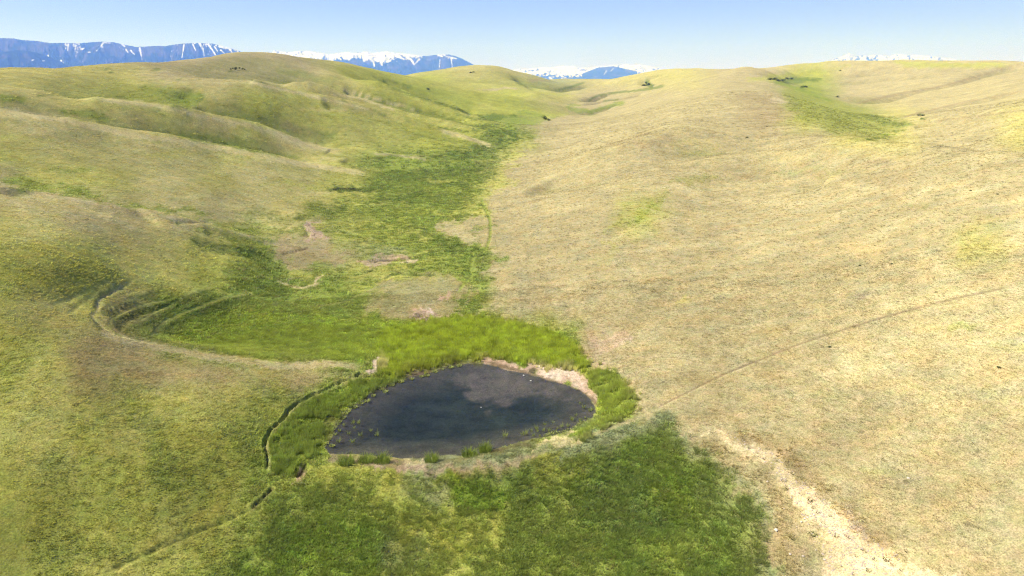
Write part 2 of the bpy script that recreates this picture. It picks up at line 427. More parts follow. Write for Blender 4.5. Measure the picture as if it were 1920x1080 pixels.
# terraces: a riser falls away below each stock trail on the hollow's slope
def terrace(pts, h, wid):
    P = to_world(smooth_line(pts, 4)); P = np.array(P)
    m = 5 * wid; xs, ys = P[:, 0], P[:, 1]
    sel = (GX > xs.min() - m) & (GX < xs.max() + m) & (GY > ys.min() - m) & (GY < ys.max() + m)
    X = GX[sel]; Y = GY[sel]
    d, t = seg_dist(X, Y, [tuple(q) for q in P])
    # side: downhill is towards the hollow centre
    hx, hy = HOLLOW
    idx = np.clip((t * (len(P) - 1)).astype(int), 0, len(P) - 2)
    nx, ny = X - P[idx, 0], Y - P[idx, 1]
    side = np.sign(nx * (hx - P[idx, 0]) + ny * (hy - P[idx, 1]))
    f = sstep(0, .12, t) * (1 - sstep(.8, 1, t))
    s = d * side
    GZ[sel] += f * h * (np.exp(-((s + .15 * wid) / wid) ** 2) * (s < 0) * 1.0 + np.exp(-((s) / wid) ** 2) * (s >= 0) * 1.0 - .9 * np.exp(-((s - 1.9 * wid) / wid) ** 2))
HOLLOW = to_world([(420, 610)])[0]
for k, h in (('t1', .28), ('t2', .28), ('t3', .20), ('t4', .14)): terrace(TRENCH[k][0], h, .6)

# pond basin
PW = on_water(smooth_line(POND, 4, closed=True))
pc = np.mean(np.array(PW), 0)
near = (np.hypot(GX - pc[0], GY - pc[1]) < 60)
sdp = np.full(GX.shape, 99.0)
wob = 0.25 * fbm(GX[near] / 1.6, GY[near] / 1.6, 3, 41)
sdp[near] = poly_sd(GX[near], GY[near], PW) + wob
ins = sdp < 0
k = 1 - sstep(0, 4.0, sdp)
GZ = np.where(sdp > 0, GZ * (1 - k) + k * np.maximum(0.015 + 0.10 * np.clip(sdp, 0, 9), 0) , GZ)
bed = -np.minimum(0.02 + 0.16 * np.abs(sdp), 1.3)
GZ = np.where(ins, bed, GZ)
GZ = np.where((sdp > 0) & (sdp < 9) & (GY > PW[0][1] - 60), np.where(GZ < 0.02, np.where(GY < np.interp(GX, [-30, 30], [0, 0]), GZ, GZ), GZ), GZ)

W1 = (GZ - CAM_Z) / RR
PU, PV = project(TT, W1)
PVe = np.minimum.accumulate(PV, axis=0)     # hidden ground takes its place from the ridge in front
HID = PV > PVe + 1.5
PVr = PV.copy()
PV = PVe
# ------------------------------------------------------------------ what grows where: base colour of the ground cover
PAL = {'T': (.342, .29, .156), 'P': (.41, .35, .19), 'B': (.30, .24, .13), 'Y': (.395, .355, .125), 'O': (.325, .33, .075), 'G': (.21, .25, .055),
       'D': (.105, .15, .036), 'L': (.27, .335, .045), 'S': (.23, .255, .13), 'K': (.31, .26, .11), 'H': (.46, .40, .185), 'M': (.11, .085, .06), 'W': (.54, .43, .255), 'R': (.42, .31, .225), 'Q': (.39, .375, .11)}
for k_ in PAL: PAL[k_] = np.array(PAL[k_])
CODES = ['T', 'P', 'B', 'Y', 'O', 'G', 'D', 'L', 'S', 'K', 'H', 'M', 'W', 'R', 'Q']
ROWS = [     # photo row, then one ground cover number per 80 pixels
 (100, [3, 3, 3, 0, 0, 0, 0, 0, 3, 4, 4, 3, 3, 8, 3, 3, 3, 0, 0, 4, 0, 0, 0, 0, 0]),
 (140, [3, 3, 3, 3, 0, 0, 0, 0, 3, 4, 4, 3, 3, 8, 3, 3, 3, 0, 0, 4, 0, 0, 0, 0, 0]),
 (180, [3, 3, 14, 4, 4, 3, 4, 14, 3, 4, 4, 4, 4, 3, 0, 0, 0, 0, 0, 5, 0, 0, 0, 0, 0]),
 (220, [10, 10, 3, 3, 14, 3, 4, 3, 14, 14, 4, 4, 5, 0, 0, 0, 0, 0, 2, 4, 5, 3, 0, 0, 3]),
 (260, [3, 10, 10, 10, 3, 3, 14, 10, 3, 14, 4, 4, 5, 0, 0, 0, 0, 0, 0, 0, 3, 3, 0, 0, 3]),
 (300, [14, 3, 3, 10, 10, 10, 10, 3, 14, 5, 5, 6, 0, 0, 0, 0, 0, 0, 0, 0, 0, 0, 0, 1, 0]),
 (340, [1, 14, 14, 3, 10, 3, 10, 10, 14, 5, 5, 5, 0, 0, 0, 0, 0, 0, 0, 0, 0, 2, 0, 0, 1]),
 (400, [3, 10, 0, 0, 10, 0, 10, 3, 14, 5, 5, 5, 0, 0, 0, 4, 0, 0, 0, 0, 0, 0, 0, 0, 1]),
 (460, [14, 14, 14, 3, 3, 14, 5, 0, 0, 4, 5, 5, 0, 0, 0, 0, 0, 0, 0, 0, 0, 0, 0, 3, 1]),
 (520, [4, 4, 4, 14, 14, 4, 5, 5, 5, 14, 4, 5, 0, 0, 0, 0, 0, 0, 0, 0, 0, 0, 1, 0, 1]),
 (580, [14, 3, 14, 9, 5, 6, 5, 5, 5, 5, 0, 5, 0, 0, 0, 0, 0, 0, 0, 0, 0, 1, 1, 1, 1]),
 (640, [4, 14, 9, 9, 5, 5, 5, 5, 7, 7, 7, 7, 7, 7, 2, 0, 0, 0, 0, 0, 1, 1, 1, 1, 1]),
 (700, [4, 14, 9, 9, 9, 9, 14, 9, 5, 5, 11, 11, 11, 7, 1, 0, 0, 0, 0, 0, 1, 1, 0, 1, 1]),
 (760, [14, 14, 14, 4, 14, 14, 4, 5, 7, 5, 11, 11, 11, 11, 7, 0, 0, 0, 0, 0, 0, 0, 1, 0, 1]),
 (820, [14, 14, 4, 14, 4, 4, 5, 7, 11, 11, 11, 11, 11, 5, 8, 5, 0, 0, 0, 0, 0, 0, 0, 0, 0]),
 (880, [4, 14, 4, 4, 5, 4, 5, 5, 4, 4, 8, 5, 5, 4, 5, 5, 5, 0, 0, 0, 0, 0, 0, 0, 0]),
 (940, [4, 4, 4, 4, 4, 4, 5, 5, 5, 4, 4, 5, 5, 5, 5, 5, 5, 0, 0, 0, 0, 0, 0, 0, 0]),
 (1000, [4, 4, 4, 4, 14, 4, 5, 5, 5, 5, 4, 4, 5, 5, 5, 5, 5, 5, 0, 1, 0, 0, 0, 0, 0]),
 (1080, [4, 4, 14, 14, 4, 5, 5, 5, 5, 4, 4, 4, 5, 5, 5, 5, 5, 5, 0, 0, 12, 1, 0, 0, 0]),
]
ry = np.array([r[0] for r in ROWS], float)
PG = np.array([[PAL[CODES[c]] for c in r[1]] for r in ROWS])
def lum(c): return c.mean(-1)

# warp the map with noise tied to the ground so patch edges are ragged
wx = fbm(TT * 26, LL * 9, 4, 300) * 30 + fbm(TT * 140, LL * 50, 3, 310) * 8
wy = fbm(TT * 26, LL * 9, 4, 320) * 13 + fbm(TT * 140, LL * 50, 3, 330) * 4
sc = sstep(100, 420, PV)
UU = PU + wx * (.35 + .65 * sc); VV = PV + wy * (.3 + .7 * sc)
fx = np.clip(UU / 80.0, 0, 23.999); ix = fx.astype(int); ax = fx - ix
ax = ax * ax * (3 - 2 * ax)
fy = np.interp(VV, ry, np.arange(len(ry))); fy = np.clip(fy, 0, len(ry) - 1.001); iy = fy.astype(int); ay = fy - iy
ax = ax[..., None]; ay = ay[..., None]
COL = PG[iy, ix] * (1 - ax) * (1 - ay) + PG[iy, ix + 1] * ax * (1 - ay) + PG[iy + 1, ix] * (1 - ax) * ay + PG[iy + 1, ix + 1] * ax * ay

# slopes: the damp side away from the afternoon sun stays green, so do the hollows
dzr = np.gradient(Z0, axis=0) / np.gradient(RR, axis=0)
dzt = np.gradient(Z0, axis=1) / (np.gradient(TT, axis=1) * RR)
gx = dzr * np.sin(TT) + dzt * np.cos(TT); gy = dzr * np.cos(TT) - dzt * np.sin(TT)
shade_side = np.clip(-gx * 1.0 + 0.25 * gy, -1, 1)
def boxblur(A, a, b):
    c = np.cumsum(np.pad(A, ((a + 1, a), (0, 0)), 'edge'), 0); A = (c[2 * a + 1:] - c[:-2 * a - 1]) / (2 * a + 1)
    c = np.cumsum(np.pad(A, ((0, 0), (b + 1, b)), 'edge'), 1); return (c[:, 2 * b + 1:] - c[:, :-2 * b - 1]) / (2 * b + 1)
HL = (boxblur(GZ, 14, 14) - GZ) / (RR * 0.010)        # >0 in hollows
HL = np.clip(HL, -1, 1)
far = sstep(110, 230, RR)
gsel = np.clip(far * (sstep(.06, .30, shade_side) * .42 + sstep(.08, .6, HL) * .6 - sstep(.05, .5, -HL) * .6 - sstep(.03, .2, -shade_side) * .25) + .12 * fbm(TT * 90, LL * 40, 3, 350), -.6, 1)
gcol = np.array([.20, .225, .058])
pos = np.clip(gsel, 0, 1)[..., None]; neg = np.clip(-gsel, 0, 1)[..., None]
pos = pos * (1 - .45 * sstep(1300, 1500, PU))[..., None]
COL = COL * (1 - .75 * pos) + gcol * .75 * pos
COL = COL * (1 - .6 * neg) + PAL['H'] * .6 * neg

def blend(sel, m, col):
    m = m[..., None]
    COL[sel] = COL[sel] * (1 - m) + np.asarray(col) * m
def pcol(c): return PAL[c] if isinstance(c, str) else np.array(c)
def bbox(x0, x1, y0, y1):
    return (UU > x0) & (UU < x1) & (VV > y0) & (VV < y1)
def poly(pts, c, s=1.0, f=6.0, rag=1.0, rmin=0, rmax=1e9):
    P = smooth_line(pts, 3, closed=True)
    sel = bbox(P[:, 0].min() - 3 * f, P[:, 0].max() + 3 * f, P[:, 1].min() - 3 * f, P[:, 1].max() + 3 * f) & (RR >= rmin) & (RR <= rmax)
    if not sel.any(): return
    d = poly_sd(UU[sel], VV[sel], [tuple(q) for q in P])
    d = d + rag * f * .8 * fbm(TT[sel] * 220, LL[sel] * 90, 3, 400)
    blend(sel, s * (1 - sstep(-f, f, d)), pcol(c))
def ell(cx, cy, rx, ry_, c, s=.8, rot=0, rag=1.0):
    sel = bbox(cx - 1.8 * max(rx, ry_), cx + 1.8 * max(rx, ry_), cy - 1.8 * max(ry_, rx * abs(math.sin(math.radians(rot))) + ry_), cy + 1.8 * max(ry_, rx * abs(math.sin(math.radians(rot))) + ry_))
    if not sel.any(): return
    a = math.radians(rot); X = UU[sel] - cx; Y = VV[sel] - cy
    x = X * math.cos(a) + Y * math.sin(a); y = -X * math.sin(a) + Y * math.cos(a)
    d = np.hypot(x / rx, y / ry_) + rag * .35 * fbm(TT[sel] * 160, LL[sel] * 70, 3, 420)
    blend(sel, s * (1 - sstep(.55, 1.15, d)), pcol(c))
def line(pts, wd, c, s=.9, rag=1.0, warp=False):
    P = smooth_line(pts, 4)
    A, B = (UU, VV) if warp else (PU, PV)
    sel = (A > P[:, 0].min() - 3 * wd) & (A < P[:, 0].max() + 3 * wd) & (B > P[:, 1].min() - 3 * wd) & (B < P[:, 1].max() + 3 * wd)
    if not sel.any(): return
    d, t = seg_dist(A[sel], B[sel], [tuple(q) for q in P])
    n = fbm(TT[sel] * 120, LL[sel] * 60, 3, 440)
    m = s * (1 - sstep(.45 * wd, wd, d * (1 + rag * .5 * n))) * sstep(0, .06, t + .02) * (1 - sstep(.94, 1.02, t))
    blend(sel, m, pcol(c))

# --- far and middle left hills
poly([(0,178),(40,181),(48,184),(20,190),(0,191)], 'G', .8, 3)
poly([(110,205),(150,208),(175,206),(190,213),(200,232),(170,226),(130,216)], 'G', .75, 4)
poly([(265,165),(300,162),(350,172),(372,186),(360,200),(330,196),(290,182)], 'G', .5, 6)
poly([(330,170),(375,178),(372,192),(350,200),(325,190)], 'G', .7, 5)
poly([(480,180),(560,182),(630,200),(640,240),(560,232),(500,212)], 'O', .6, 8)
poly([(520,130),(600,140),(640,150),(600,152),(540,142)], 'G', .4, 4)
ell(560,240,45,8,'K',.6,12); ell(610,247,50,6,'D',.35,10)
poly([(330,258),(420,262),(500,285),(540,300),(480,297),(400,278),(330,263)], 'G', .75, 5)
ell(415,262,90,9,'G',.5,6)
poly([(640,125),(720,140),(800,160),(900,180),(1000,200),(1060,212),(1000,222),(900,210),(800,190),(720,165),(650,145)], 'O', .8, 6)
poly([(720,145),(760,156),(850,175),(890,190),(880,212),(840,195),(760,170)], 'G', .45, 6)
ell(725,155,18,3,'D',.6,8); ell(758,161,14,4,'D',.45,12)
poly([(900,218),(925,211),(945,214),(935,222),(910,228)], 'D', .75, 2.5); poly([(945,213),(965,219),(975,226),(955,223)], 'D', .7, 2)
ell(912,200,10,9,'Q',.5,-40); ell(905,238,26,4,'D',.5); ell(1000,216,26,7,'G',.7,5); ell(990,228,50,5,'G',.6,-8)
poly([(880,255),(920,246),(960,243),(985,246),(990,258),(970,278),(930,300),(880,300),(850,296),(870,275),(925,276),(905,268)], 'D', .62, 5)
poly([(600,172),(660,178),(720,200),(760,222),(700,216),(640,198)], 'K', .3, 6)
line([(640,187),(660,197),(695,206),(728,219)], 3, 'D', .45); line([(640,173),(680,182),(730,195),(800,212),(870,231),(930,248)], 3.5, 'D', .35); line([(725,160),(760,174),(830,196),(890,216)], 3, 'D', .5)
line([(853,212),(880,221),(895,225)], 2.5, 'D', .5); line([(820,238),(880,249)], 3, 'D', .5)
for x, y, a in ((195,128,22),(205,134,14),(225,178,35),(70,178,20),(95,177,24),(290,131,16),(340,147,16),(205,132,8)): ell(x, y, a * .6, 1.6, 'D', .45)
for x, y in ((310,150),(325,153),(340,156),(352,162),(300,158),(318,160)): ell(x, y, 7, 1.8, 'Q', .6); 
ell(440,135.5,14,1.2,'D',.6); line([(470,150),(485,154),(503,158)], 1.8, 'D', .6)
# cured grass on each spur crest, colour lightened to paint in the sunlit ridge
for p, w_ in (([(0,204),(100,222),(200,242),(247,254),(333,264),(433,282),(533,302),(633,317),(690,327)], 7), ([(180,186),(300,200),(400,223),(483,240),(550,264),(640,288)], 6),
          ([(465,152),(503,162),(570,177),(640,193),(700,208)], 4), ([(620,176),(670,183),(707,195),(740,206)], 3), ([(827,244),(880,260),(922,274)], 5), ([(640,166),(720,190),(780,206)], 3)):
    line(p, w_, (.50, .43, .22), .7)
for p, w_ in (([(0,350),(100,365),(170,378),(230,388)], 8), ([(300,403),(380,424),(470,446),(560,468)], 7), ([(700,288),(760,293),(800,300)], 3)):
    line(p, w_, 'P', .7)
poly([(0,335),(80,346),(200,372),(300,388),(400,398),(330,400),(240,388),(150,374),(60,358),(0,345)], 'G', .8, 5)
poly([(440,400),(500,395),(560,398),(620,385),(660,380),(640,400),(560,412),(480,412)], 'D', .45, 7)
poly([(300,410),(380,412),(470,420),(555,425),(560,440),(480,432),(380,425)], 'G', .55, 5)
poly([(375,430),(440,432),(500,445),(540,452),(480,455),(400,442)], 'G', .7, 4); poly([(366,452),(420,455),(500,470),(530,480),(500,490),(440,478),(380,465)], 'D', .5, 6)
ell(350,419,40,7,'P',.6,0); line([(326,428),(323,420),(330,415),(360,414)], 2, 'P', .8); ell(365,420,26,3,'K',.7)
for x, y, a, b, c in ((60,260,60,10,'Q'),(330,290,50,9,'Q'),(440,300,60,10,'Q'),(130,318,50,6,'G'),(560,345,70,8,'O'),(290,340,60,8,'H'),(480,330,60,8,'H'),(420,375,70,6,'H'),(600,360,40,5,'H'),(100,240,90,10,'H'),(330,275,90,9,'H'),(60,375,60,14,'P'),(180,400,70,12,'H'),(420,235,70,7,'H'),(620,205,50,4,'H'),(600,300,50,6,'H')):
    ell(x, y, a, b, c, .5)
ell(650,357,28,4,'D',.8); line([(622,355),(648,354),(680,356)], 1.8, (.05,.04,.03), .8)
# --- valley floor
poly([(560,400),(640,375),(760,345),(840,310),(900,290),(960,262),(975,270),(940,300),(945,335),(900,365),(905,380),(900,405),(820,420),(850,440),(880,450),(900,470),(890,500),(860,520),(780,520),(700,500),(640,470),(600,440),(600,420)], 'G', .55, 9, 1.6)
for x, y, a, b in ((700,350,60,8),(780,330,70,9),(860,345,50,7),(880,320,40,6),(820,290,60,6),(760,372,60,6),(640,392,30,6),(680,352,20,5),(740,300,40,5),(690,310,60,5)): ell(x, y, a, b, 'D', .45)
for x, y, a, b in ((720,420,90,9),(680,440,70,7),(800,400,60,7),(840,360,40,5),(760,395,70,5),(900,395,25,5),(920,350,30,4),(870,300,40,4)): ell(x, y, a, b, (.27,.30,.06), .6)
poly([(835,445),(860,450),(900,468),(925,490),(920,500),(880,490),(840,475),(800,480),(770,495),(790,470)], 'D', .4, 7)
line([(985,256),(950,300),(945,335),(905,380),(880,420),(850,440)], 20, 'Q', .55, 1.6, True)
poly([(1010,365),(940,372),(905,396),(862,416),(826,428),(850,442),(892,458),(918,474),(965,482),(1010,440)], 'T', .85, 7, 1.6)
poly([(1000,300),(960,325),(950,350),(1000,355)], 'T', .7, 6, 1.5)
for x, y, a, b in ((930,320,30,6),(900,345,34,6),(905,300,30,5),(860,400,50,8),(780,440,50,8),(720,380,60,6),(690,420,40,8),(830,335,50,6),(760,470,50,6),(650,450,30,8)): ell(x, y, a, b, 'Q', .5)
poly([(905,352),(930,338),(945,345),(915,360)], 'Q', .6, 4); ell(905,395,14,18,'Y',.45)
poly([(526,478),(570,466),(620,462),(634,480),(628,492),(590,505),(560,506),(540,492)], 'B', .7, 5, 1.2); poly([(540,468),(600,462),(640,455),(620,470),(560,474)], 'B', .5, 5)
ell(552,502,8,2.5,'W',.7,30); ell(540,530,16,3,'W',.6); ell(592,528,10,3,'W',.8,-15); line([(520,527),(545,537),(570,539),(600,530)], 3, 'W', .6)
ell(560,518,36,10,'Q',.5); poly([(560,430),(590,424),(600,438),(610,448),(590,450),(570,445)], 'R', .85, 3); ell(575,438,10,4,'M',.6,30); ell(583,432,20,3,(.2,.16,.12),.5,15)
poly([(695,466),(735,457),(752,470),(745,484),(700,487),(665,488)], 'S', .55, 6); poly([(670,484),(720,480),(760,484),(785,488),(740,495),(690,495)], 'R', .75, 2.5); line([(700,490),(740,488),(772,483)], 2, 'M', .7)
line([(748,493),(770,490),(785,487)], 2.2, 'W', .7); line([(536,476),(560,469),(578,465)], 1.8, 'M', .6)
poly([(690,540),(740,520),(800,517),(850,520),(880,535),(870,560),(862,590),(820,597),(760,598),(700,590),(680,565)], 'B', .7, 9); poly([(720,530),(790,522),(840,535),(830,560),(760,575),(710,560)], 'S', .35, 9)
ell(835,556,12,4,'R',.9); poly([(775,592),(800,578),(820,588),(862,590),(840,598),(790,600)], 'R', .8, 3); ell(803,583,14,5,(.5,.38,.32),.8,20); ell(780,596,16,3.5,'M',.5)
line([(590,575),(640,568),(670,555),(710,537),(740,521)], 2.2, 'T', .6); line([(664,517),(690,510),(708,504)], 1.8, 'D', .7); line([(676,534),(720,523),(737,514),(780,516),(820,517)], 2, 'D', .7)
poly([(880,470),(895,480),(900,505),(890,530),(878,510)], 'G', .8, 4); poly([(900,490),(940,480),(938,490),(910,500)], 'G', .8, 3); poly([(880,530),(920,515),(930,530),(910,550),(890,540)], 'G', .6, 5)
poly([(870,575),(890,572),(892,592),(872,592)], 'G', .7, 4); line([(900,512),(940,503),(960,498)], 2.5, 'P', .6); ell(920,430,18,4,'G',.6)
for x, y in ((903,372),(908,388),(914,400),(920,404)): ell(x, y, 7, 3, 'G', .6, 50)
poly([(820,425),(880,415),(905,430),(880,445),(845,438)], 'P', .4, 6); poly([(858,452),(905,475),(880,462)], 'B', .6, 4)
# --- terraced hollow and spur
poly([(205,590),(300,560),(400,550),(470,555),(430,580),(330,605),(290,640),(240,625)], 'D', .4, 8)
poly([(350,600),(480,575),(560,585),(700,600),(800,605),(760,640),(700,670),(560,676),(400,660),(320,640)], (.23,.285,.042), .7, 10)
poly([(440,500),(520,500),(545,520),(535,560),(470,550),(420,530)], 'D', .4, 9)
poly([(480,560),(560,550),(700,545),(700,580),(600,590),(500,590)], 'G', .5, 9)
line([(190,618),(215,634),(300,651),(383,667),(467,677),(523,687),(617,682),(680,690)], 9, 'P', .75)
poly([(190,632),(300,660),(420,680),(530,695),(600,690),(650,700),(560,725),(440,720),(300,700),(180,660)], (.34,.28,.14), .5, 16, 1.4)
for k in ('t_rim','t1','t2','t3','t4','t5','t6','t7'):
    line(TRENCH[k][0], 3.4 if k == 't_rim' else 2.0, 'H' if k == 't_rim' else (.31, .30, .09), .3 if k in ('t5','t6','t7') else .8, .8)
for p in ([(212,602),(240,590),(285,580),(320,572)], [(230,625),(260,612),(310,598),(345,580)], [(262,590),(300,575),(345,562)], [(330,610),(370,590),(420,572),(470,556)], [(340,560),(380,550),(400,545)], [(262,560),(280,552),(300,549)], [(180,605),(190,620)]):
    line(p, 6, (.08,.11,.03), .5, 1.4)  # dark terrace risers: shade of the slope facing away from the sun, painted in
# --- around the pond
poly([(700,620),(800,605),(880,596),(960,606),(1040,630),(1086,658),(1092,690),(1050,690),(1000,684),(930,672),(870,668),(800,680),(720,700),(700,670),(600,668),(640,640)], 'L', .85, 8, .6)
poly([(690,700),(730,712),(690,735),(650,762),(620,795),(592,830),(585,850),(560,880),(505,882),(503,815),(545,768),(600,738),(650,715)], (.21,.26,.045), .85, 6, .6)
poly([(1090,680),(1130,692),(1175,720),(1195,752),(1185,778),(1140,800),(1095,826),(1085,815),(1118,795),(1132,765),(1125,742),(1100,715)], (.25,.30,.05), .9, 5, .6)
poly([(905,672),(960,678),(1010,688),(1060,690),(1090,700),(1105,715),(1128,740),(1120,752),(1090,737),(1060,724),(1020,712),(985,701),(950,694),(915,685)], 'R', .95, 3, .8)
poly([(985,686),(1060,690),(1085,700),(1098,722),(1060,716),(1010,700)], (.52,.42,.33), .8, 4)
line([(915,681),(955,690),(1010,707),(1060,724),(1100,742),(1122,760)], 5, (.17,.125,.075), .8)
poly([(1112,625),(1160,632),(1175,640),(1140,650),(1120,640)], 'R', .45, 6); poly([(1095,655),(1120,675),(1160,700),(1200,740),(1190,745),(1150,705),(1110,685)], 'P', .6, 5); ell(1128,682,10,7,'R',.8,20); ell(1150,650,26,7,(.45,.35,.25),.4,-20)
poly([(680,680),(712,672),(722,680),(712,692),(690,694)], (.55,.43,.33), .9, 3); line([(540,684),(600,680),(650,684)], 4, 'P', .7)
poly([(592,842),(620,848),(700,858),(790,862),(850,858),(905,848),(900,862),(820,878),(720,880),(640,868),(600,862)], (.26,.20,.13), .7, 4)
poly([(720,868),(760,866),(800,872),(850,870),(930,858),(1000,850),(1040,843),(1000,862),(920,874),(850,880),(780,884),(735,880)], 'R', .6, 4)
poly([(780,862),(870,855),(960,842),(1060,828),(1110,820),(1080,840),(980,858),(860,872)], 'S', .7, 5); poly([(1000,842),(1045,822),(1085,815),(1090,826),(1050,838)], 'P', .85, 3); poly([(750,862),(775,858),(780,868),(755,872)], 'P', .9, 2)
poly([(1090,828),(1140,806),(1200,790),(1250,778),(1270,795),(1220,810),(1160,830),(1100,850),(1060,858)], 'S', .85, 6)
line([(1048,826),(1090,822),(1130,808),(1180,790),(1230,768),(1280,740)], 5, 'P', .65); line([(1200,745),(1210,765),(1215,790)], 5, 'P', .55)
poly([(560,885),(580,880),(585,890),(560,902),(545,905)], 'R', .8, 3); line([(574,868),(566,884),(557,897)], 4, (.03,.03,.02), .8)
poly([(850,880),(900,872),(1000,868),(960,885),(880,890)], (.30,.22,.12), .5, 6); poly([(820,890),(870,884),(880,895),(840,902)], (.27,.30,.03), .7, 6)
# --- below the dam
poly([(840,900),(900,893),(930,920),(930,950),(880,960),(850,930)], (.17,.25,.03), .7, 10); poly([(940,880),(1020,862),(1040,875),(1000,905),(950,915)], 'D', .55, 7)
poly([(800,910),(840,915),(850,950),(810,950),(785,930)], 'S', .6, 10); ell(740,960,60,20,'G',.4); ell(650,900,60,8,'O',.5); ell(600,1010,80,40,(.12,.185,.03),.5); ell(720,1050,50,30,(.12,.19,.03),.5)
poly([(700,1000),(780,1010),(800,1060),(740,1080),(700,1050)], (.15,.17,.08), .5, 12); ell(860,1010,80,25,'O',.4); ell(930,1050,60,25,'G',.4)
poly([(1180,830),(1240,800),(1280,810),(1310,850),(1350,890),(1390,930),(1420,980),(1440,1040),(1440,1090),(1180,1090),(1100,1000),(1060,920),(1100,880)], (.15,.215,.04), .65, 12)
poly([(1100,900),(1180,880),(1240,910),(1260,980),(1180,1010),(1110,970)], (.115,.16,.055), .5, 14); ell(1260,940,50,60,(.13,.18,.02),.5,20); ell(1280,1020,60,30,'O',.3); ell(1375,930,20,12,(.3,.25,.14),.6); ell(1330,1010,30,30,(.12,.17,.03),.5)
poly([(1270,800),(1310,830),(1370,870),(1420,930),(1445,990),(1455,1080),(1440,1080),(1432,990),(1400,935),(1340,880),(1290,845)], 'S', .5, 5)
poly([(560,1000),(640,960),(700,990),(700,1090),(480,1090)], (.17,.25,.035), .5, 14)
# --- right slope
for x, y, a, b, c, s, r in ((1295,338,55,8,(.26,.26,.09),.65,-3),(1200,402,50,6,'G',.7,-28),(1160,430,40,5,'O',.6,-28),(1490,318,50,5,(.26,.26,.10),.5,0),(1570,325,50,5,(.28,.27,.11),.5,3),(1735,383,28,7,(.28,.27,.11),.5,5),(1850,430,50,22,(.27,.26,.11),.45,0),(1830,480,45,10,(.31,.29,.13),.4,0),
   (1815,608,24,8,'L',.35,5),(1365,432,55,9,'B',.8,-4),(1640,306,40,7,'B',.9,5),(1225,265,50,14,'B',.6,-10),(1180,272,40,8,'B',.5,0),(1400,340,50,8,'B',.6,0),(1630,560,35,6,(.27,.22,.14),.7,-8),(1420,185,45,12,'B',.6,5),(1470,190,30,5,(.5,.42,.28),.5,8),
   (1450,215,60,12,'B',.45,0),(1300,270,60,8,'Y',.4,-8),(1150,300,70,7,'P',.5,-12),(1060,330,70,8,'P',.5,-10),(1100,360,80,10,'T',.5,0),(1250,360,120,9,'P',.4,-5),(1500,380,140,12,'P',.5,0),(1750,350,120,15,'P',.55,0),(1850,560,90,40,'P',.4,0),(1600,470,100,16,(.43,.33,.16),.5,0),
   (1400,560,60,10,'B',.5,0),(1280,480,60,8,'B',.4,0),(1120,480,40,12,'O',.25,-20),(1890,650,40,12,'Y',.5,0),(1870,740,40,12,'Y',.4,10),(1060,420,40,30,'P',.35,0),(950,370,30,20,'P',.4,0),(1290,560,20,5,'Q',.7,0),(1140,460,25,5,'O',.5,-20),
   (1380,650,70,9,'B',.35,-15),(1480,700,60,10,'B',.4,0),(1350,780,50,10,'B',.5,10),(1600,830,90,14,'B',.45,0),(1700,900,100,16,'B',.4,0),(1560,740,60,10,'Q',.25,0),(1800,820,80,18,'P',.4,0),(1500,640,60,6,'P',.4,-10),(1640,880,60,8,'Q',.3,0)):
    ell(x, y, a, b, c, s * (.6 if c in ('O', 'Q', 'Y', 'G') else .9), r)
poly([(1450,150),(1490,146),(1530,145),(1540,149),(1500,155),(1465,157)], 'D', .7, 2.5); poly([(1400,150),(1450,140),(1530,135),(1600,122),(1560,132),(1500,142),(1450,152)], 'O', .7, 4)
poly([(1480,170),(1530,180),(1600,200),(1690,225),(1705,238),(1680,245),(1660,262),(1600,255),(1540,236),(1490,210),(1470,185)], (.25,.26,.07), .75, 8)
poly([(1620,210),(1690,226),(1712,237),(1680,240),(1640,228)], (.16,.20,.05), .5, 4); ell(1650,262,24,3,(.10,.15,.03),.7,3); ell(1665,250,24,4,(.22,.27,.03),.6); ell(1507,163,8,2,'D',.8); ell(1726,220,9,2,'D',.8)
line([(1453,153),(1475,160),(1500,168),(1530,180),(1560,190)], 3, 'G', .8)
poly([(1680,115),(1760,116),(1900,120),(1860,126),(1760,126),(1690,122)], 'O', .7, 3)
for p in ([(1913,120),(1840,141),(1763,162),(1680,177),(1605,195)], [(1920,170),(1850,184),(1780,198),(1685,222)], [(1920,206),(1840,217),(1750,228)]): line(p, 2.2, 'B', .75)
for p in ([(1213,152),(1216,158),(1225,163)],): line(p, 6, 'D', .75)
line([(1245,160),(1216,167),(1160,173),(1120,180),(1102,190)], 3, 'D', .6); line([(1160,186),(1130,190)], 2.6, 'D', .5); line([(1170,192),(1140,200),(1100,212)], 5, 'G', .75); line([(1095,155),(1070,163),(1040,170)], 3, 'D', .6); line([(965,152),(975,157),(985,158)], 3, 'D', .5)
ell(1090,207,28,5,'G',.7,20); ell(1005,150,22,3,'B',.6); ell(940,166,50,2.6,'P',.8,1); ell(1030,176,30,4,'O',.5)
for p in ([(1080,250),(1150,240),(1220,228),(1280,215)], [(1060,330),(1160,312),(1260,300)], [(1000,270),(1080,262),(1180,250)], [(1200,345),(1300,355),(1420,345)], [(880,590),(960,560),(1050,540)], [(1450,340),(1600,350),(1750,372)]): line(p, 6, 'P', .45, 1.5, True)
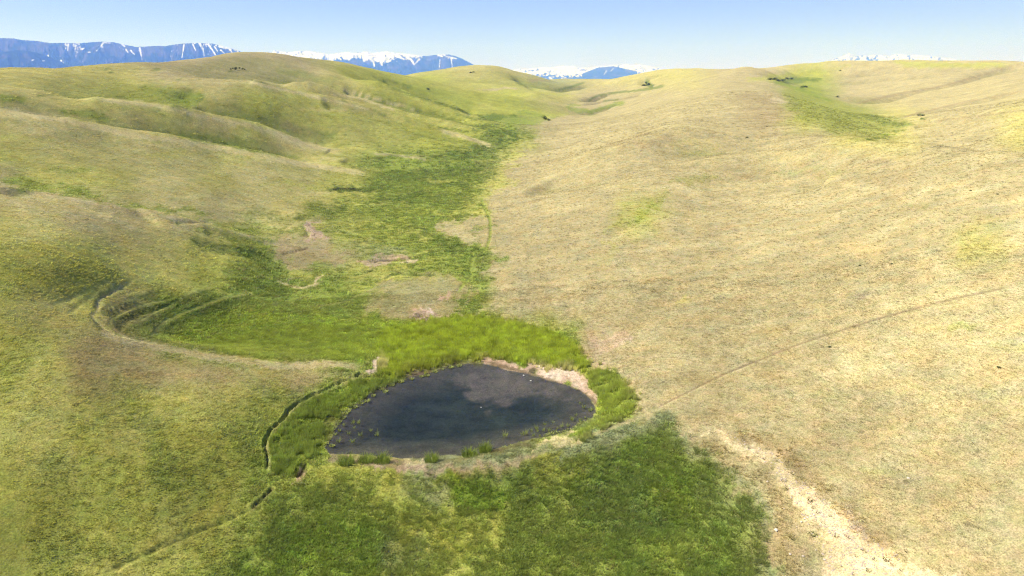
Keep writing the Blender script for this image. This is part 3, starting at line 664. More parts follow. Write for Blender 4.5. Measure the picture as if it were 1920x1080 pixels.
# dry wash at the lower right
WASH = [(1340,803),(1375,812),(1420,826),(1450,850),(1475,875),(1510,905),(1545,930),(1580,965),(1610,995),(1650,1020),(1700,1045),(1750,1075),(1780,1095),(1560,1095),(1560,1060),(1540,1010),(1510,970),(1490,935),(1470,915),(1455,885),(1420,855),(1380,830),(1350,815)]
poly(WASH, 'W', .9, 9, 1.3)
poly([(1480,905),(1520,930),(1560,975),(1600,1010),(1640,1040),(1700,1080),(1620,1080),(1560,1010),(1510,960)], (.62,.50,.32), .7, 9)
poly([(1380,800),(1440,815),(1500,860),(1560,910),(1590,950),(1620,985),(1680,1020),(1640,1020),(1590,985),(1545,930),(1500,892),(1440,845),(1385,815)], (.30,.225,.115), .55, 7, 1.6)
poly([(1280,800),(1340,830),(1410,880),(1450,940),(1470,1010),(1480,1080),(1540,1080),(1500,1000),(1460,920),(1400,860),(1320,812)], 'B', .55, 10)
ell(1610,990,40,12,(.38,.31,.25),.5,40)
ell(230,960,330,130,(.25,.26,.06),.45,-12); ell(120,1040,200,60,(.22,.24,.055),.3); ell(420,880,120,60,(.23,.25,.05),.35,-20)
# track colours: worn soil, green ground, and a dark line along sheep1
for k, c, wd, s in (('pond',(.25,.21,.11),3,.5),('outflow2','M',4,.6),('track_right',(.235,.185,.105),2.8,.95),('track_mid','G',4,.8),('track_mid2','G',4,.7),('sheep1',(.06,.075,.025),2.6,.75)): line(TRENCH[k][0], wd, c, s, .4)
line([(p[0] + 2, p[1] + 3.0) for p in TRENCH['track_right'][0]], 2.4, 'P', .6, .5); line([(p[0] + 5, p[1] + 4) for p in TRENCH['pond'][0]], 3, (.33,.29,.15), .5, .8)
# pond bed: silt, brown shallows
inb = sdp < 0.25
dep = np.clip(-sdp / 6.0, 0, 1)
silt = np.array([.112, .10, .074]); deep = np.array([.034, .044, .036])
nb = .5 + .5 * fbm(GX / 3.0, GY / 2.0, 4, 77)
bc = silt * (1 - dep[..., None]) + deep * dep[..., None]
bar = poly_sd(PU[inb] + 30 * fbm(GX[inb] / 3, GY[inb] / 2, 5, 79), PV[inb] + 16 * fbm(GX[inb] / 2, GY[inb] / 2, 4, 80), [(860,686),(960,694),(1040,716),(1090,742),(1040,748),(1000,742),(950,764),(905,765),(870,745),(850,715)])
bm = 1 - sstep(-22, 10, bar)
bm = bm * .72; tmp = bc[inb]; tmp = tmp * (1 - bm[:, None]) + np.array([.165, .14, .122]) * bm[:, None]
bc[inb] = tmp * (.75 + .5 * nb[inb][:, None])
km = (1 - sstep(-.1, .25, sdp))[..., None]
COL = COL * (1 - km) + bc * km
# broad soft variation, then cured stems and droppings at hand scale
v1 = fbm(GX / 9, GY / 9, 4, 500) * .10 + fbm(GX / 45, GY / 45, 3, 510) * .07
COL = COL * (1 + v1[..., None])
hue = fbm(GX / 4.0, GY / 4.0, 3, 520) * (1 - km[..., 0])
COL[..., 0] *= 1 + .06 * hue; COL[..., 2] *= 1 - .08 * hue
COL = np.clip(COL, .008, .75)
# ------------------------------------------------------------------ building helpers
def tag(o, label=None, cat=None, group=None, kind=None):
    if label: o['label'] = label
    if cat: o['category'] = cat
    if group: o['group'] = group
    if kind: o['kind'] = kind
    return o
def link(name, me, parent=None, loc=None):
    o = bpy.data.objects.new(name, me); C.objects.link(o)
    if parent: o.parent = parent
    if loc is not None: o.location = loc
    return o
def raw_mesh(name, co, faces, smooth=False, mat=None):
    """faces: (n,k) array of indices"""
    me = bpy.data.meshes.new(name)
    co = np.asarray(co, np.float32); faces = np.asarray(faces, np.int32); k = faces.shape[1]
    me.vertices.add(len(co)); me.vertices.foreach_set('co', co.ravel())
    me.loops.add(faces.size); me.loops.foreach_set('vertex_index', faces.ravel())
    me.polygons.add(len(faces)); me.polygons.foreach_set('loop_start', np.arange(0, faces.size, k, dtype=np.int32))
    if smooth: me.polygons.foreach_set('use_smooth', np.ones(len(faces), bool))
    me.update(calc_edges=True)
    if mat: me.materials.append(mat)
    return me
def set_color(me, name, col):
    ca = me.color_attributes.new(name, 'FLOAT_COLOR', 'POINT')
    c = np.ones((len(col), 4), np.float32); c[:, :3] = col
    ca.data.foreach_set('color', c.ravel())

class NB:
    """small node-tree builder"""
    def __init__(s, name):
        s.m = bpy.data.materials.new(name); s.m.use_nodes = True
        s.t = s.m.node_tree; s.t.nodes.clear()
        s.out = s.t.nodes.new('ShaderNodeOutputMaterial')
    def n(s, typ, **kw):
        nd = s.t.nodes.new(typ)
        for k, v in kw.items():
            if k.startswith('i_'):
                key = k[2:]
                nd.inputs[int(key) if key.isdigit() else key.replace('_', ' ')].default_value = v
            else: setattr(nd, k, v)
        return nd
    def l(s, a, b): s.t.links.new(a, b)
    def math(s, op, a, b=None, c=None):
        nd = s.t.nodes.new('ShaderNodeMath'); nd.operation = op
        for i, v in enumerate((a, b, c)):
            if v is None: continue
            if isinstance(v, (int, float)): nd.inputs[i].default_value = v
            else: s.l(v, nd.inputs[i])
        return nd.outputs[0]
    def ramp(s, v, a, b, c=0.0, d=1.0):
        nd = s.t.nodes.new('ShaderNodeMapRange'); nd.inputs['From Min'].default_value = a; nd.inputs['From Max'].default_value = b
        nd.inputs['To Min'].default_value = c; nd.inputs['To Max'].default_value = d
        s.l(v, nd.inputs['Value']); return nd.outputs[0]
    def scale(s, col, f):
        nd = s.t.nodes.new('ShaderNodeVectorMath'); nd.operation = 'SCALE'
        s.l(col, nd.inputs[0])
        if isinstance(f, (int, float)): nd.inputs['Scale'].default_value = f
        else: s.l(f, nd.inputs['Scale'])
        return nd.outputs[0]
    def noise(s, vec, scale, detail=3, rough=.55):
        nd = s.n('ShaderNodeTexNoise'); nd.inputs['Scale'].default_value = scale; nd.inputs['Detail'].default_value = detail; nd.inputs['Roughness'].default_value = rough
        s.l(vec, nd.inputs['Vector']); return nd

def ground_material():
    b = NB('grassland')
    pos = b.n('ShaderNodeNewGeometry').outputs['Position']
    tint = b.n('ShaderNodeAttribute', attribute_name='tint').outputs['Color']
    n0 = b.noise(pos, 7.0, 3, .6); n1 = b.noise(pos, 2.2, 4, .65); n2 = b.noise(pos, .45, 4, .6)
    mp = b.n('ShaderNodeMapping'); mp.inputs['Scale'].default_value = (.06, .16, .1); mp.inputs['Rotation'].default_value = (0, 0, .5); b.l(pos, mp.inputs['Vector'])
    n3 = b.noise(mp.outputs[0], 1.0, 5, .62)
    f = b.math('MULTIPLY', b.ramp(n0.outputs['Fac'], .3, .7, .62, 1.34), b.ramp(n1.outputs['Fac'], .3, .7, .78, 1.20))
    f = b.math('MULTIPLY', f, b.ramp(n2.outputs['Fac'], .3, .7, .88, 1.11))
    f = b.math('MULTIPLY', f, b.ramp(n3.outputs['Fac'], .3, .7, .88, 1.12))
    # scattered dark weeds and dung
    vo = b.n('ShaderNodeTexVoronoi'); vo.inputs['Scale'].default_value = .55; b.l(pos, vo.inputs['Vector'])
    sep = b.n('ShaderNodeSeparateColor'); b.l(vo.outputs['Color'], sep.inputs[0])
    keep = b.math('GREATER_THAN', sep.outputs[0], .8)
    dot = b.math('MULTIPLY', b.ramp(vo.outputs['Distance'], .10, .22, 1, 0), keep)
    dot = b.math('MULTIPLY', b.math('MINIMUM', b.math('MAXIMUM', dot, 0.0), 1.0), .38)
    f = b.math('MULTIPLY', f, b.math('SUBTRACT', 1.0, dot))
    c = b.scale(tint, f)
    # hue drift between straw and green blades
    mix = b.n('ShaderNodeMix', data_type='RGBA', blend_type='MULTIPLY'); mix.inputs['Factor'].default_value = 1.0
    b.l(c, mix.inputs['A'])
    hr = b.n('ShaderNodeValToRGB'); b.l(b.noise(pos, .9, 4, .7).outputs['Fac'], hr.inputs[0])
    hr.color_ramp.elements[0].position = .35; hr.color_ramp.elements[0].color = (.94, 1.03, .92, 1)
    hr.color_ramp.elements[1].position = .65; hr.color_ramp.elements[1].color = (1.05, .99, 1.04, 1)
    b.l(hr.outputs[0], mix.inputs['B'])
    bs = b.n('ShaderNodeBsdfDiffuse'); b.l(mix.outputs['Result'], bs.inputs['Color']); bs.inputs['Roughness'].default_value = .6
    bp = b.n('ShaderNodeBump'); bp.inputs['Strength'].default_value = .55; bp.inputs['Distance'].default_value = .16
    hh = b.math('ADD', b.math('MULTIPLY', n0.outputs['Fac'], .6), b.math('MULTIPLY', n1.outputs['Fac'], 1.0))
    hh = b.math('ADD', hh, b.math('MULTIPLY', n2.outputs['Fac'], 2.2))
    b.l(hh, bp.inputs['Height']); b.l(bp.outputs[0], bs.inputs['Normal'])
    b.l(bs.outputs[0], b.out.inputs[0])
    return b.m
M_GROUND = ground_material()

# ------------------------------------------------------------------ the land, one object per landform
LEFT = [(0,1400),(440,1400),(480,1080),(500,960),(500,880),(505,810),(545,765),(600,720),(690,690),(620,682),(523,684),(383,665),(300,650),(260,640),(330,625),(430,575),(530,520),(510,480),(570,452),(600,415),(690,400),(700,325),(800,300),(925,275),(920,242),(1086,212),(1086,60),(-900,60),(-900,1400)]
RIGHT = [(1086,60),(1086,212),(985,258),(945,330),(900,400),(880,450),(930,500),(890,560),(900,590),(1000,604),(1090,650),(1130,680),(1200,750),(1230,775),(1300,820),(1400,900),(1445,980),(1450,1080),(1480,1400),(2900,1400),(2900,60)]
qu = PU + 5 * fbm(TT * 200, LL * 80, 2, 600); qv = PV + 3 * fbm(TT * 200, LL * 80, 2, 610)
cls = np.full(GX.shape, 2)                                   # valley floor
cls[(GY < pc[1] - 2) & (sdp > .3)] = 3                         # dam bank and the ground at its foot
cls[poly_sd(qu, qv, LEFT) < 0] = 0
cls[poly_sd(qu, qv, RIGHT) < 0] = 1
thx = float(pix_dir(1090, 200)[0])
cls[((RR > 752) & (TT < thx)) | (RR > 1010)] = 4
cls[sdp < .3] = 5
NAMES = ['left_hillside', 'right_hillside', 'valley_floor', 'earth_dam', 'far_hills', 'pond_bed']
LBL = ['rounded green and straw coloured hillside with side spurs on the left', 'long smooth slope of dry straw coloured grass on the right', 'flat green valley floor winding between the two hillsides',
       'grassy earth bank holding the pond and the green ground below it', 'low grassy hills closing the head of the valley', 'brown silt bed under the pond water']
idx = np.arange(NT * NR).reshape(NR, NT)
quads = np.stack([idx[:-1, :-1], idx[:-1, 1:], idx[1:, 1:], idx[1:, :-1]], -1)
ALLCO = np.stack([GX, GY, GZ], -1).reshape(-1, 3)
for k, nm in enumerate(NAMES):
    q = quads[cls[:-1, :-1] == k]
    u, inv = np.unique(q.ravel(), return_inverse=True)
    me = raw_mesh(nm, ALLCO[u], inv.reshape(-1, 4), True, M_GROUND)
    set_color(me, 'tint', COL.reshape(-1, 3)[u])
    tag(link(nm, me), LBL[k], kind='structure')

# the land behind and below the drone, and the plain out to the mountains
def ring_patch(name, label, th, r, Zf, col):
    T2, R2 = np.meshgrid(th, r)
    Z = Zf(T2, R2)
    co = np.stack([R2 * np.sin(T2), R2 * np.cos(T2), Z], -1).reshape(-1, 3)
    i = np.arange(T2.size).reshape(T2.shape)
    q = np.stack([i[:-1, :-1], i[:-1, 1:], i[1:, 1:], i[1:, :-1]], -1).reshape(-1, 4)
    me = raw_mesh(name, co, q, True, M_GROUND)
    c = np.tile(np.array(col), (len(co), 1)) * (1 + .12 * fbm(co[:, 0] / 60, co[:, 1] / 60, 3, 700))[:, None]
    set_color(me, 'tint', c)
    return tag(link(name, me), label, kind='structure')
zl = GZ[:, 0]; zr = GZ[:, -1]
th_b = np.linspace(D(74), D(286), 60); r_b = RR[::12, 0]
def zback(T2, R2):
    f = sstep(D(74), D(286), T2)
    a = np.interp(np.log(R2), lr_all, zr); b_ = np.interp(np.log(R2), lr_all, zl)
    return a * (1 - f) + b_ * f + np.sin(np.clip((T2 - D(74)) / D(212), 0, 1) * math.pi) * perlin(R2 * np.sin(T2) / 120, R2 * np.cos(T2) / 120, 44) * 6 * sstep(40, 200, R2)
ring_patch('near_hills', 'grassy hills on the side of the valley behind the viewpoint', th_b, r_b, zback, (.24, .23, .09))
th_c = np.concatenate([th_all[::6], [th_all[-1]], th_b[1:]])
e0 = np.concatenate([GZ[0, ::6], [GZ[0, -1]], zback(th_b[1:], np.full(59, math.exp(lr_all[0])))])
def zcen(T2, R2): return e0[None, :] * sstep(0, 42, R2) + (1 - sstep(0, 42, R2)) * -5.5
ring_patch('near_ground', 'grassy ground straight below the viewpoint', th_c, np.array([.01, 8, 16, 24, 32, 38, math.exp(lr_all[0])]), zcen, (.17, .18, .05))
e1 = np.concatenate([GZ[-1, ::6], [GZ[-1, -1]], zback(th_b[1:], np.full(59, math.exp(lr_all[-1])))])
rmax0 = math.exp(lr_all[-1])
def zpl(T2, R2):
    f = sstep(rmax0, 5500, R2)
    return e1[None, :] * (1 - f) + f * (-45 + 14 * perlin(R2 * np.sin(T2) / 2500, R2 * np.cos(T2) / 2500, 45))
ring_patch('plain', 'wide open plain running out to the mountains', th_c, np.geomspace(rmax0, 50000, 26), zpl, (.26, .24, .11))

# ------------------------------------------------------------------ water
def water_material():
    b = NB('pond_water')
    pos = b.n('ShaderNodeNewGeometry').outputs['Position']
    n = b.noise(pos, 5.0, 3, .6)
    bp = b.n('ShaderNodeBump'); bp.inputs['Strength'].default_value = .12; bp.inputs['Distance'].default_value = .03
    b.l(n.outputs['Fac'], bp.inputs['Height'])
    gl = b.n('ShaderNodeBsdfGlossy'); gl.inputs['Roughness'].default_value = .06; b.l(bp.outputs[0], gl.inputs['Normal'])
    tr = b.n('ShaderNodeBsdfTransparent'); tr.inputs['Color'].default_value = (.80, .82, .82, 1)
    fr = b.n('ShaderNodeFresnel'); fr.inputs['IOR'].default_value = 1.33; b.l(bp.outputs[0], fr.inputs['Normal'])
    mx = b.n('ShaderNodeMixShader'); b.l(fr.outputs[0], mx.inputs[0]); b.l(tr.outputs[0], mx.inputs[1]); b.l(gl.outputs[0], mx.inputs[2])
    b.l(mx.outputs[0], b.out.inputs[0]); return b.m
P = np.array(PW); c0 = P.mean(0); dirv = P - c0; L_ = np.hypot(dirv[:, 0], dirv[:, 1])[:, None]; P2 = P + dirv / L_ * 1.0
rings = [c0 + (P2 - c0) * s for s in (.02, .25, .5, .75, 1.0)]
co = np.concatenate([np.c_[r_, np.zeros(len(r_))] for r_ in rings]); n_ = len(P)
fc = [(a * n_ + i, a * n_ + (i + 1) % n_, (a + 1) * n_ + (i + 1) % n_, (a + 1) * n_ + i) for a in range(4) for i in range(n_)]
me = raw_mesh('pond_water', co, fc, True, water_material())
tag(link('pond_water', me), 'dark still pond water behind the earth bank', kind='structure')

# ------------------------------------------------------------------ mountains
def mountain_material():
    b = NB('mountain_rock')
    tint = b.n('ShaderNodeAttribute', attribute_name='tint').outputs['Color']
    bs = b.n('ShaderNodeBsdfDiffuse'); b.l(tint, bs.inputs['Color']); b.l(bs.outputs[0], b.out.inputs[0]); return b.m
M_MT = mountain_material()
def mountain(label, skyline, R, depth, snow_line, snow_amt, streaks=(), seed=0, rocky=.5, crag=1.0, forest=(.012, .022, .022), rockc=(.055, .05, .065)):
    xs = np.linspace(skyline[0][0], skyline[-1][0], int((skyline[-1][0] - skyline[0][0]) * 1.1))
    ys = np.interp(xs, [p[0] for p in skyline], [p[1] for p in skyline])
    nx = len(xs); ns = 90
    s = np.concatenate([np.linspace(-1, 0, ns), np.linspace(.04, 1, 24)])
    th, w = pix_dir(xs, ys)
    Hc = w * R + CAM_Z
    S, TH_ = np.meshgrid(s, th, indexing='ij'); X_ = np.meshgrid(s, xs, indexing='ij')[1]
    r = R + S * depth
    base = -60.0
    prof = np.where(S < 0, 1 - np.abs(S) ** .85 * 1.0, 1 - S ** 1.0)
    u = X_ / 60.0
    wv = fbm(u * 1.2, S * 2, 3, seed) * .35
    rid = 1 - np.abs(perlin(u * 1.0 + wv, S * .7, seed + 3)) * 2
    rid2 = 1 - np.abs(perlin(u * 3.1 + wv * 2, S * 1.6, seed + 5)) * 2
    rid3 = 1 - np.abs(perlin(u * 8 + wv * 3, S * 4, seed + 6)) * 2
    er = (rid - .5) * .12 + (rid2 - .5) * .055 + (rid3 - .5) * .028 * crag
    env = np.clip(np.abs(S) * 6, 0, 1) * (1 - np.abs(S)) ** .3
    H = Hc[None, :] - base
    Z = base + H * np.clip(prof + er * env, 0, None)
    Z += H * .012 * crag * fbm(u * 12, S * 12, 2, seed + 8)
    Z[S >= 1] = base - 20; Z[S <= -1] = base - 20
    # keep the crest the highest line of sight
    wl = (Z - CAM_Z) / r
    lim = w[None, :] * 1.0
    Z = np.where((wl > lim) & (S != 0), lim * r + CAM_Z - 2, Z)
    U_, V_ = project(TH_, (Z - CAM_Z) / r)
    gxx = np.gradient(Z, axis=1); gxx = gxx / (np.abs(gxx).mean() + 1e-6)
    hn = (Z - base) / H.max()
    sn = snow_line(X_, V_) + .8 * fbm(u * 3 + wv * 2, S * 5, 4, seed + 9) + .95 * fbm(u * 13, V_ * .30, 3, seed + 13) - .35 * (rid2 - .5) * 2
    snow = sstep(-.25, .35, sn) * snow_amt
    for pts, wd in streaks:
        d, t = seg_dist(U_, V_, pts)
        snow = np.maximum(snow, (1 - sstep(.35, 1.0, d / (wd * (1.15 - .6 * t)) * (1 + .4 * fbm(U_ / 3, V_ / 3, 2, seed + 11)))) * .95)
    rk = sstep(-.1, .5, fbm(u * 2, S * 4, 4, seed + 20) + (hn - .55) * 1.6 * rocky)[..., None]
    col = np.array(forest) * (1 - rk) + np.array(rockc) * rk
    col = col * (1 + .35 * fbm(u * 9, S * 14, 3, seed + 30))[..., None]
    sc_ = snow[..., None]
    col = col * (1 - sc_) + np.array([.64, .66, .70]) * sc_
    co = np.stack([r * np.sin(TH_), r * np.cos(TH_), Z], -1).reshape(-1, 3)
    i = np.arange(Z.size).reshape(Z.shape)
    q = np.stack([i[:-1, :-1], i[:-1, 1:], i[1:, 1:], i[1:, :-1]], -1).reshape(-1, 4)
    me = raw_mesh('mountain_range', co, q, True, M_MT)
    set_color(me, 'tint', np.clip(col, 0, .95).reshape(-1, 3))
    return tag(link('mountain_range', me), label, kind='structure')
sl = lambda f: f
mountain('dark blue forested mountain ridge at the far left with thin snow chutes near its top',
  [(-420,110),(-260,90),(-140,76),(-60,70),(0,71.5),(25,72),(40,75),(70,77),(95,81),(120,80.5),(150,81),(175,79),(190,78),(212,79),(235,84),(255,88),(275,87),(290,86),(310,86.5),(330,83),(345,81.5),(360,81),(372,80.5),(400,82),(420,87),(440,93),(458,99),(480,107),(520,125),(560,138)],
  19000, 3600, lambda X, V: -1.35 + .55 * np.exp(-((V - np.interp(X, [150, 235, 370, 440], [82, 86, 82, 92])) / 4.0) ** 2) * (X > 120) + 1.9 * np.exp(-((X - 415) / 30) ** 2) * np.exp(-((V - np.interp(X, [372, 400, 420, 458], [81, 83, 88, 100])) / 3.5) ** 2), 1.0,
  [([(194,80),(188,88),(181,95)],2.0),([(128,83),(127,94)],2.2),([(139,85),(142,89)],3.0),([(262,90),(264,101),(266,112)],2.0),([(345,84),(343,96),(341,108)],1.5),([(361,82),(367,95)],1.6),([(374,81),(380,92),(382,104)],2.8),
   ([(391,84),(397,92),(404,103)],2.2),([(402,87),(408,96)],1.6),([(414,94),(422,101)],1.8),([(432,93),(436,100)],2),([(445,96),(450,101)],1.6),([(228,82),(234,87)],2.5),([(236,92),(240,99)],1.4),([(245,95),(252,102)],1.6),([(196,80),(212,80)],1.4),([(166,98),(172,97)],1.5),([(152,92),(158,91)],1.8)], seed=31, rocky=.6, crag=.6)
mountain('lower wooded foothill ridge in front of the blue mountains at the far left',
  [(-420,112),(-200,104),(-60,103),(0,99),(30,94),(50,95),(70,99),(90,106),(115,117),(145,130),(180,142)], 15500, 2000, lambda X, V: np.full(X.shape, -3.0), 0.0, [([(60,113),(64,112)],1.3),([(80,114),(84,114)],1.2),([(120,118),(122,118)],1.2)], seed=77, rocky=-.6, crag=.3)
mountain('long snow streaked range behind the crest of the left hill',
  [(400,118),(440,105),(462,100),(478,97.5),(490,97),(510,98),(514,94.5),(530,97),(545,98),(560,96),(580,96),(600,99),(620,102),(640,99),(655,98),(662,99.5),(676,98),(688,96.5),(692,98),(700,99.5),(712,98),(726,96.5),(738,99),(752,100),(775,102.5),(790,105),(805,104.5),(820,102.5),(840,102),(852,104.5),(866,110),(880,117),(895,125),(920,140),(960,150)],
  25000, 4200, lambda X, V: np.clip((np.interp(X, [440, 620, 660, 690, 715, 740, 778, 800, 830, 890], [106, 112, 108, 113, 117, 108, 109, 104, 103, 100]) - V) / 4.0, -1.6, .8), .95,
  [([(682,106),(684,115)],2.4),([(692,106),(700,116),(702,124)],3),([(720,102),(714,112),(716,122)],4),([(742,105),(758,111)],3),([(758,104),(770,111),(777,121)],3.5),([(786,111),(779,119)],2.5),([(822,103),(830,106)],2.5),([(842,108),(856,110)],3),([(846,112),(848,126)],1),([(825,112),(824,126)],.8),([(630,104),(640,112)],2.5),([(596,108),(606,112)],2.2),([(616,110),(625,114)],2)], seed=131, rocky=.5, crag=1.0)
mountain('snowy peaks with one bare blue mountain in the gap above the valley head',
  [(920,150),(945,137),(965,131),(975,129),(990,129.5),(1005,128),(1020,126.5),(1032,127.5),(1045,125),(1058,123.5),(1066,125),(1076,124),(1086,128),(1100,128),(1120,125),(1135,124),(1150,122.5),(1158,123),(1172,120.5),(1186,122),(1200,121),(1212,123),(1226,126),(1245,130),(1280,138),(1330,148)],
  33000, 5000, lambda X, V: np.where((X > 1092) & (X < 1196) & (V > np.interp(X, [1092, 1120, 1150, 1196], [138, 127, 124, 134])), -1.8, np.clip((143 - V) / 9.0, -1, .75)), .95,
  [([(1137,133),(1132,141)],1),([(1150,128),(1145,134)],.9)], seed=231, rocky=.6, crag=1.4)
mountain('pale far snowfield peaks above the right hilltop',
  [(1500,128),(1535,120),(1555,115),(1572,108),(1580,106),(1588,102),(1594,100),(1600,104),(1606,106),(1616,104),(1628,105),(1645,103),(1656,104.5),(1668,106),(1676,103),(1686,101.5),(1700,103.5),(1722,104),(1745,106),(1765,108.5),(1790,111.5),(1815,116),(1850,122),(1890,130)],
  39000, 5000, lambda X, V: np.full(X.shape, .55), .95, [], seed=331, rocky=.7, crag=1.5)

# ------------------------------------------------------------------ haze: one closed box of thin air
b = NB('haze_air')
pv = b.n('ShaderNodeVolumePrincipled')
pv.inputs['Color'].default_value = (.14, .30, 1.0, 1); pv.inputs['Density'].default_value = 7.4e-5; pv.inputs['Anisotropy'].default_value = 0.1
pv.inputs['Absorption Color'].default_value = (1, 1, 1, 1)
b.l(pv.outputs[0], b.out.inputs['Volume'])
x0, x1, y0_, y1_, z0_, z1_ = -52000, 52000, -51500, 51500, -220, 2300
hc = [(x, y, z) for z in (z0_, z1_) for x, y in ((x0, y0_), (x1, y0_), (x1, y1_), (x0, y1_))]
hf = [(3, 2, 1, 0), (4, 5, 6, 7), (0, 1, 5, 4), (1, 2, 6, 5), (2, 3, 7, 6), (3, 0, 4, 7)]
tag(link('haze', raw_mesh('haze', hc, hf, False, b.m)), 'thin blue air haze over the whole valley', kind='stuff')
# ------------------------------------------------------------------ grass, reeds, weeds
def blade_material(name, instanced=True, rough=.5, trans=.42):
    b = NB(name)
    at = b.n('ShaderNodeAttribute', attribute_name='tint')
    if instanced: at.attribute_type = 'INSTANCER'
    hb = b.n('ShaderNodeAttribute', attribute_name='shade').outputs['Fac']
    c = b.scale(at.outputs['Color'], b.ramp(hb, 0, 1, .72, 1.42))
    df = b.n('ShaderNodeBsdfDiffuse'); b.l(c, df.inputs['Color'])
    tr = b.n('ShaderNodeBsdfTranslucent'); b.l(c, tr.inputs['Color'])
    mx = b.n('ShaderNodeMixShader'); mx.inputs[0].default_value = trans
    b.l(df.outputs[0], mx.inputs[1]); b.l(tr.outputs[0], mx.inputs[2]); b.l(mx.outputs[0], b.out.inputs[0])
    return b.m
M_BLADE = blade_material('grass_blades')
M_CLUMP = blade_material('clump_blades', False)

def blades(n, rad, h0, h1, wid, lean, seed, dome=0.0, segs=2, base_z=-.03):
    """a tuft: n tapering bent blades; returns vertices, triangles/quads as quads, a shade value per vertex"""
    R_ = np.random.default_rng(seed)
    co, fc, sh = [], [], []
    for i in range(n):
        a = R_.uniform(0, 2 * math.pi); rr = rad * math.sqrt(R_.uniform(0, 1))
        bx, by = rr * math.cos(a), rr * math.sin(a)
        h = R_.uniform(h0, h1) * (1 - dome * (rr / rad) ** 2)
        da = a + R_.normal(0, .9) if rad > 0 else a
        ln = lean * R_.uniform(.3, 1.2) * h
        fa = R_.uniform(0, math.pi); wx_, wy_ = math.cos(fa) * wid * .5, math.sin(fa) * wid * .5
        s0 = R_.uniform(0, 1)
        k = len(co)
        for j in range(segs + 1):
            t = j / segs; w_ = (1 - t) ** .7 if j < segs else .05
            x = bx + math.cos(da) * ln * t * t; y = by + math.sin(da) * ln * t * t; z = base_z + h * t * (1 - .12 * lean * t)
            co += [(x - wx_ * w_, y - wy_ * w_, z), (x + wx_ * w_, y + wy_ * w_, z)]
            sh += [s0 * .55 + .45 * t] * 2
        for j in range(segs): fc.append((k + 2 * j, k + 2 * j + 1, k + 2 * j + 3, k + 2 * j + 2))
    return np.array(co), np.array(fc), np.array(sh)
def blade_mesh(name, args, mat, tint=None):
    co, fc, sh = blades(*args[0], **args[1]) if isinstance(args, tuple) and isinstance(args[0], tuple) else blades(*args)
    me = raw_mesh(name, co, fc, False, mat)
    a = me.attributes.new('shade', 'FLOAT', 'POINT'); a.data.foreach_set('value', sh.astype(np.float32))
    if tint is not None: set_color(me, 'tint', np.tile(np.array(tint), (len(co), 1)))
    return me

# sampling the finished land at any azimuth / log distance
def sample(th, lr):
    j = np.clip(np.searchsorted(th_all, th) - 1, 0, NT - 2); i = np.clip(np.searchsorted(lr_all, lr) - 1, 0, NR - 2)
    b_ = (th - th_all[j]) / (th_all[j + 1] - th_all[j]); a = (lr - lr_all[i]) / (lr_all[i + 1] - lr_all[i])
    w00 = (1 - a) * (1 - b_); w10 = a * (1 - b_); w01 = (1 - a) * b_; w11 = a * b_
    f = lambda G: G[i, j] * w00 + G[i + 1, j] * w10 + G[i, j + 1] * w01 + G[i + 1, j + 1] * w11
    fc_ = lambda G: G[i, j] * w00[:, None] + G[i + 1, j] * w10[:, None] + G[i, j + 1] * w01[:, None] + G[i + 1, j + 1] * w11[:, None]
    return f(GZ), fc_(COL), f(sdp), f(PU), f(PV)
def zat(x, y):
    z, *_ = sample(np.atleast_1d(np.arctan2(x, y)), np.atleast_1d(np.log(np.hypot(x, y))))
    return z
def random_ground(n, r0, r1, tmax=D(40)):
    r = np.sqrt(rng.uniform(r0 * r0, r1 * r1, n)); th = rng.uniform(-tmax, tmax, n)
    return th, np.log(r)

def scatter(name, label, src, x, y, z, tint, scl, rot=None):
    co = np.stack([x, y, z], -1).astype(np.float32); n = len(co)
    me = bpy.data.meshes.new(name); me.vertices.add(n); me.vertices.foreach_set('co', co.ravel())
    ca = me.attributes.new('tint', 'FLOAT_COLOR', 'POINT'); c = np.ones((n, 4), np.float32); c[:, :3] = tint; ca.data.foreach_set('color', c.ravel())
    a = me.attributes.new('size', 'FLOAT_VECTOR', 'POINT'); a.data.foreach_set('vector', np.asarray(scl, np.float32).ravel())
    a = me.attributes.new('turn', 'FLOAT_VECTOR', 'POINT'); rt = np.zeros((n, 3), np.float32); rt[:, 2] = rng.uniform(0, 6.283, n) if rot is None else rot; a.data.foreach_set('vector', rt.ravel())
    o = link(name, me)
    g = bpy.data.node_groups.new(name + '_spread', 'GeometryNodeTree')
    g.interface.new_socket('Geometry', in_out='INPUT', socket_type='NodeSocketGeometry'); g.interface.new_socket('Geometry', in_out='OUTPUT', socket_type='NodeSocketGeometry')
    gi = g.nodes.new('NodeGroupInput'); go = g.nodes.new('NodeGroupOutput')
    iop = g.nodes.new('GeometryNodeInstanceOnPoints'); oi = g.nodes.new('GeometryNodeObjectInfo'); oi.inputs['Object'].default_value = src
    m2p = g.nodes.new('GeometryNodeMeshToPoints')
    g.links.new(gi.outputs[0], m2p.inputs[0]); g.links.new(m2p.outputs[0], iop.inputs['Points']); g.links.new(oi.outputs['Geometry'], iop.inputs['Instance'])
    for nm, sock in (('size', 'Scale'), ('turn', 'Rotation')):
        na = g.nodes.new('GeometryNodeInputNamedAttribute'); na.data_type = 'FLOAT_VECTOR'; na.inputs['Name'].default_value = nm
        g.links.new(na.outputs['Attribute'], iop.inputs[sock])
    g.links.new(iop.outputs[0], go.inputs[0])
    md = o.modifiers.new('spread', 'NODES'); md.node_group = g
    tag(o, label, kind='stuff')
    return o
def source(name, me):
    o = link(name, me, loc=(0, -30, -60)); o.hide_render = True; o.hide_viewport = False; tag(o, kind='stuff')
    return o
S_TURF = source('turf_tuft', blade_mesh('turf_tuft', (30, .34, .10, .24, .05, .9, 11), M_BLADE))
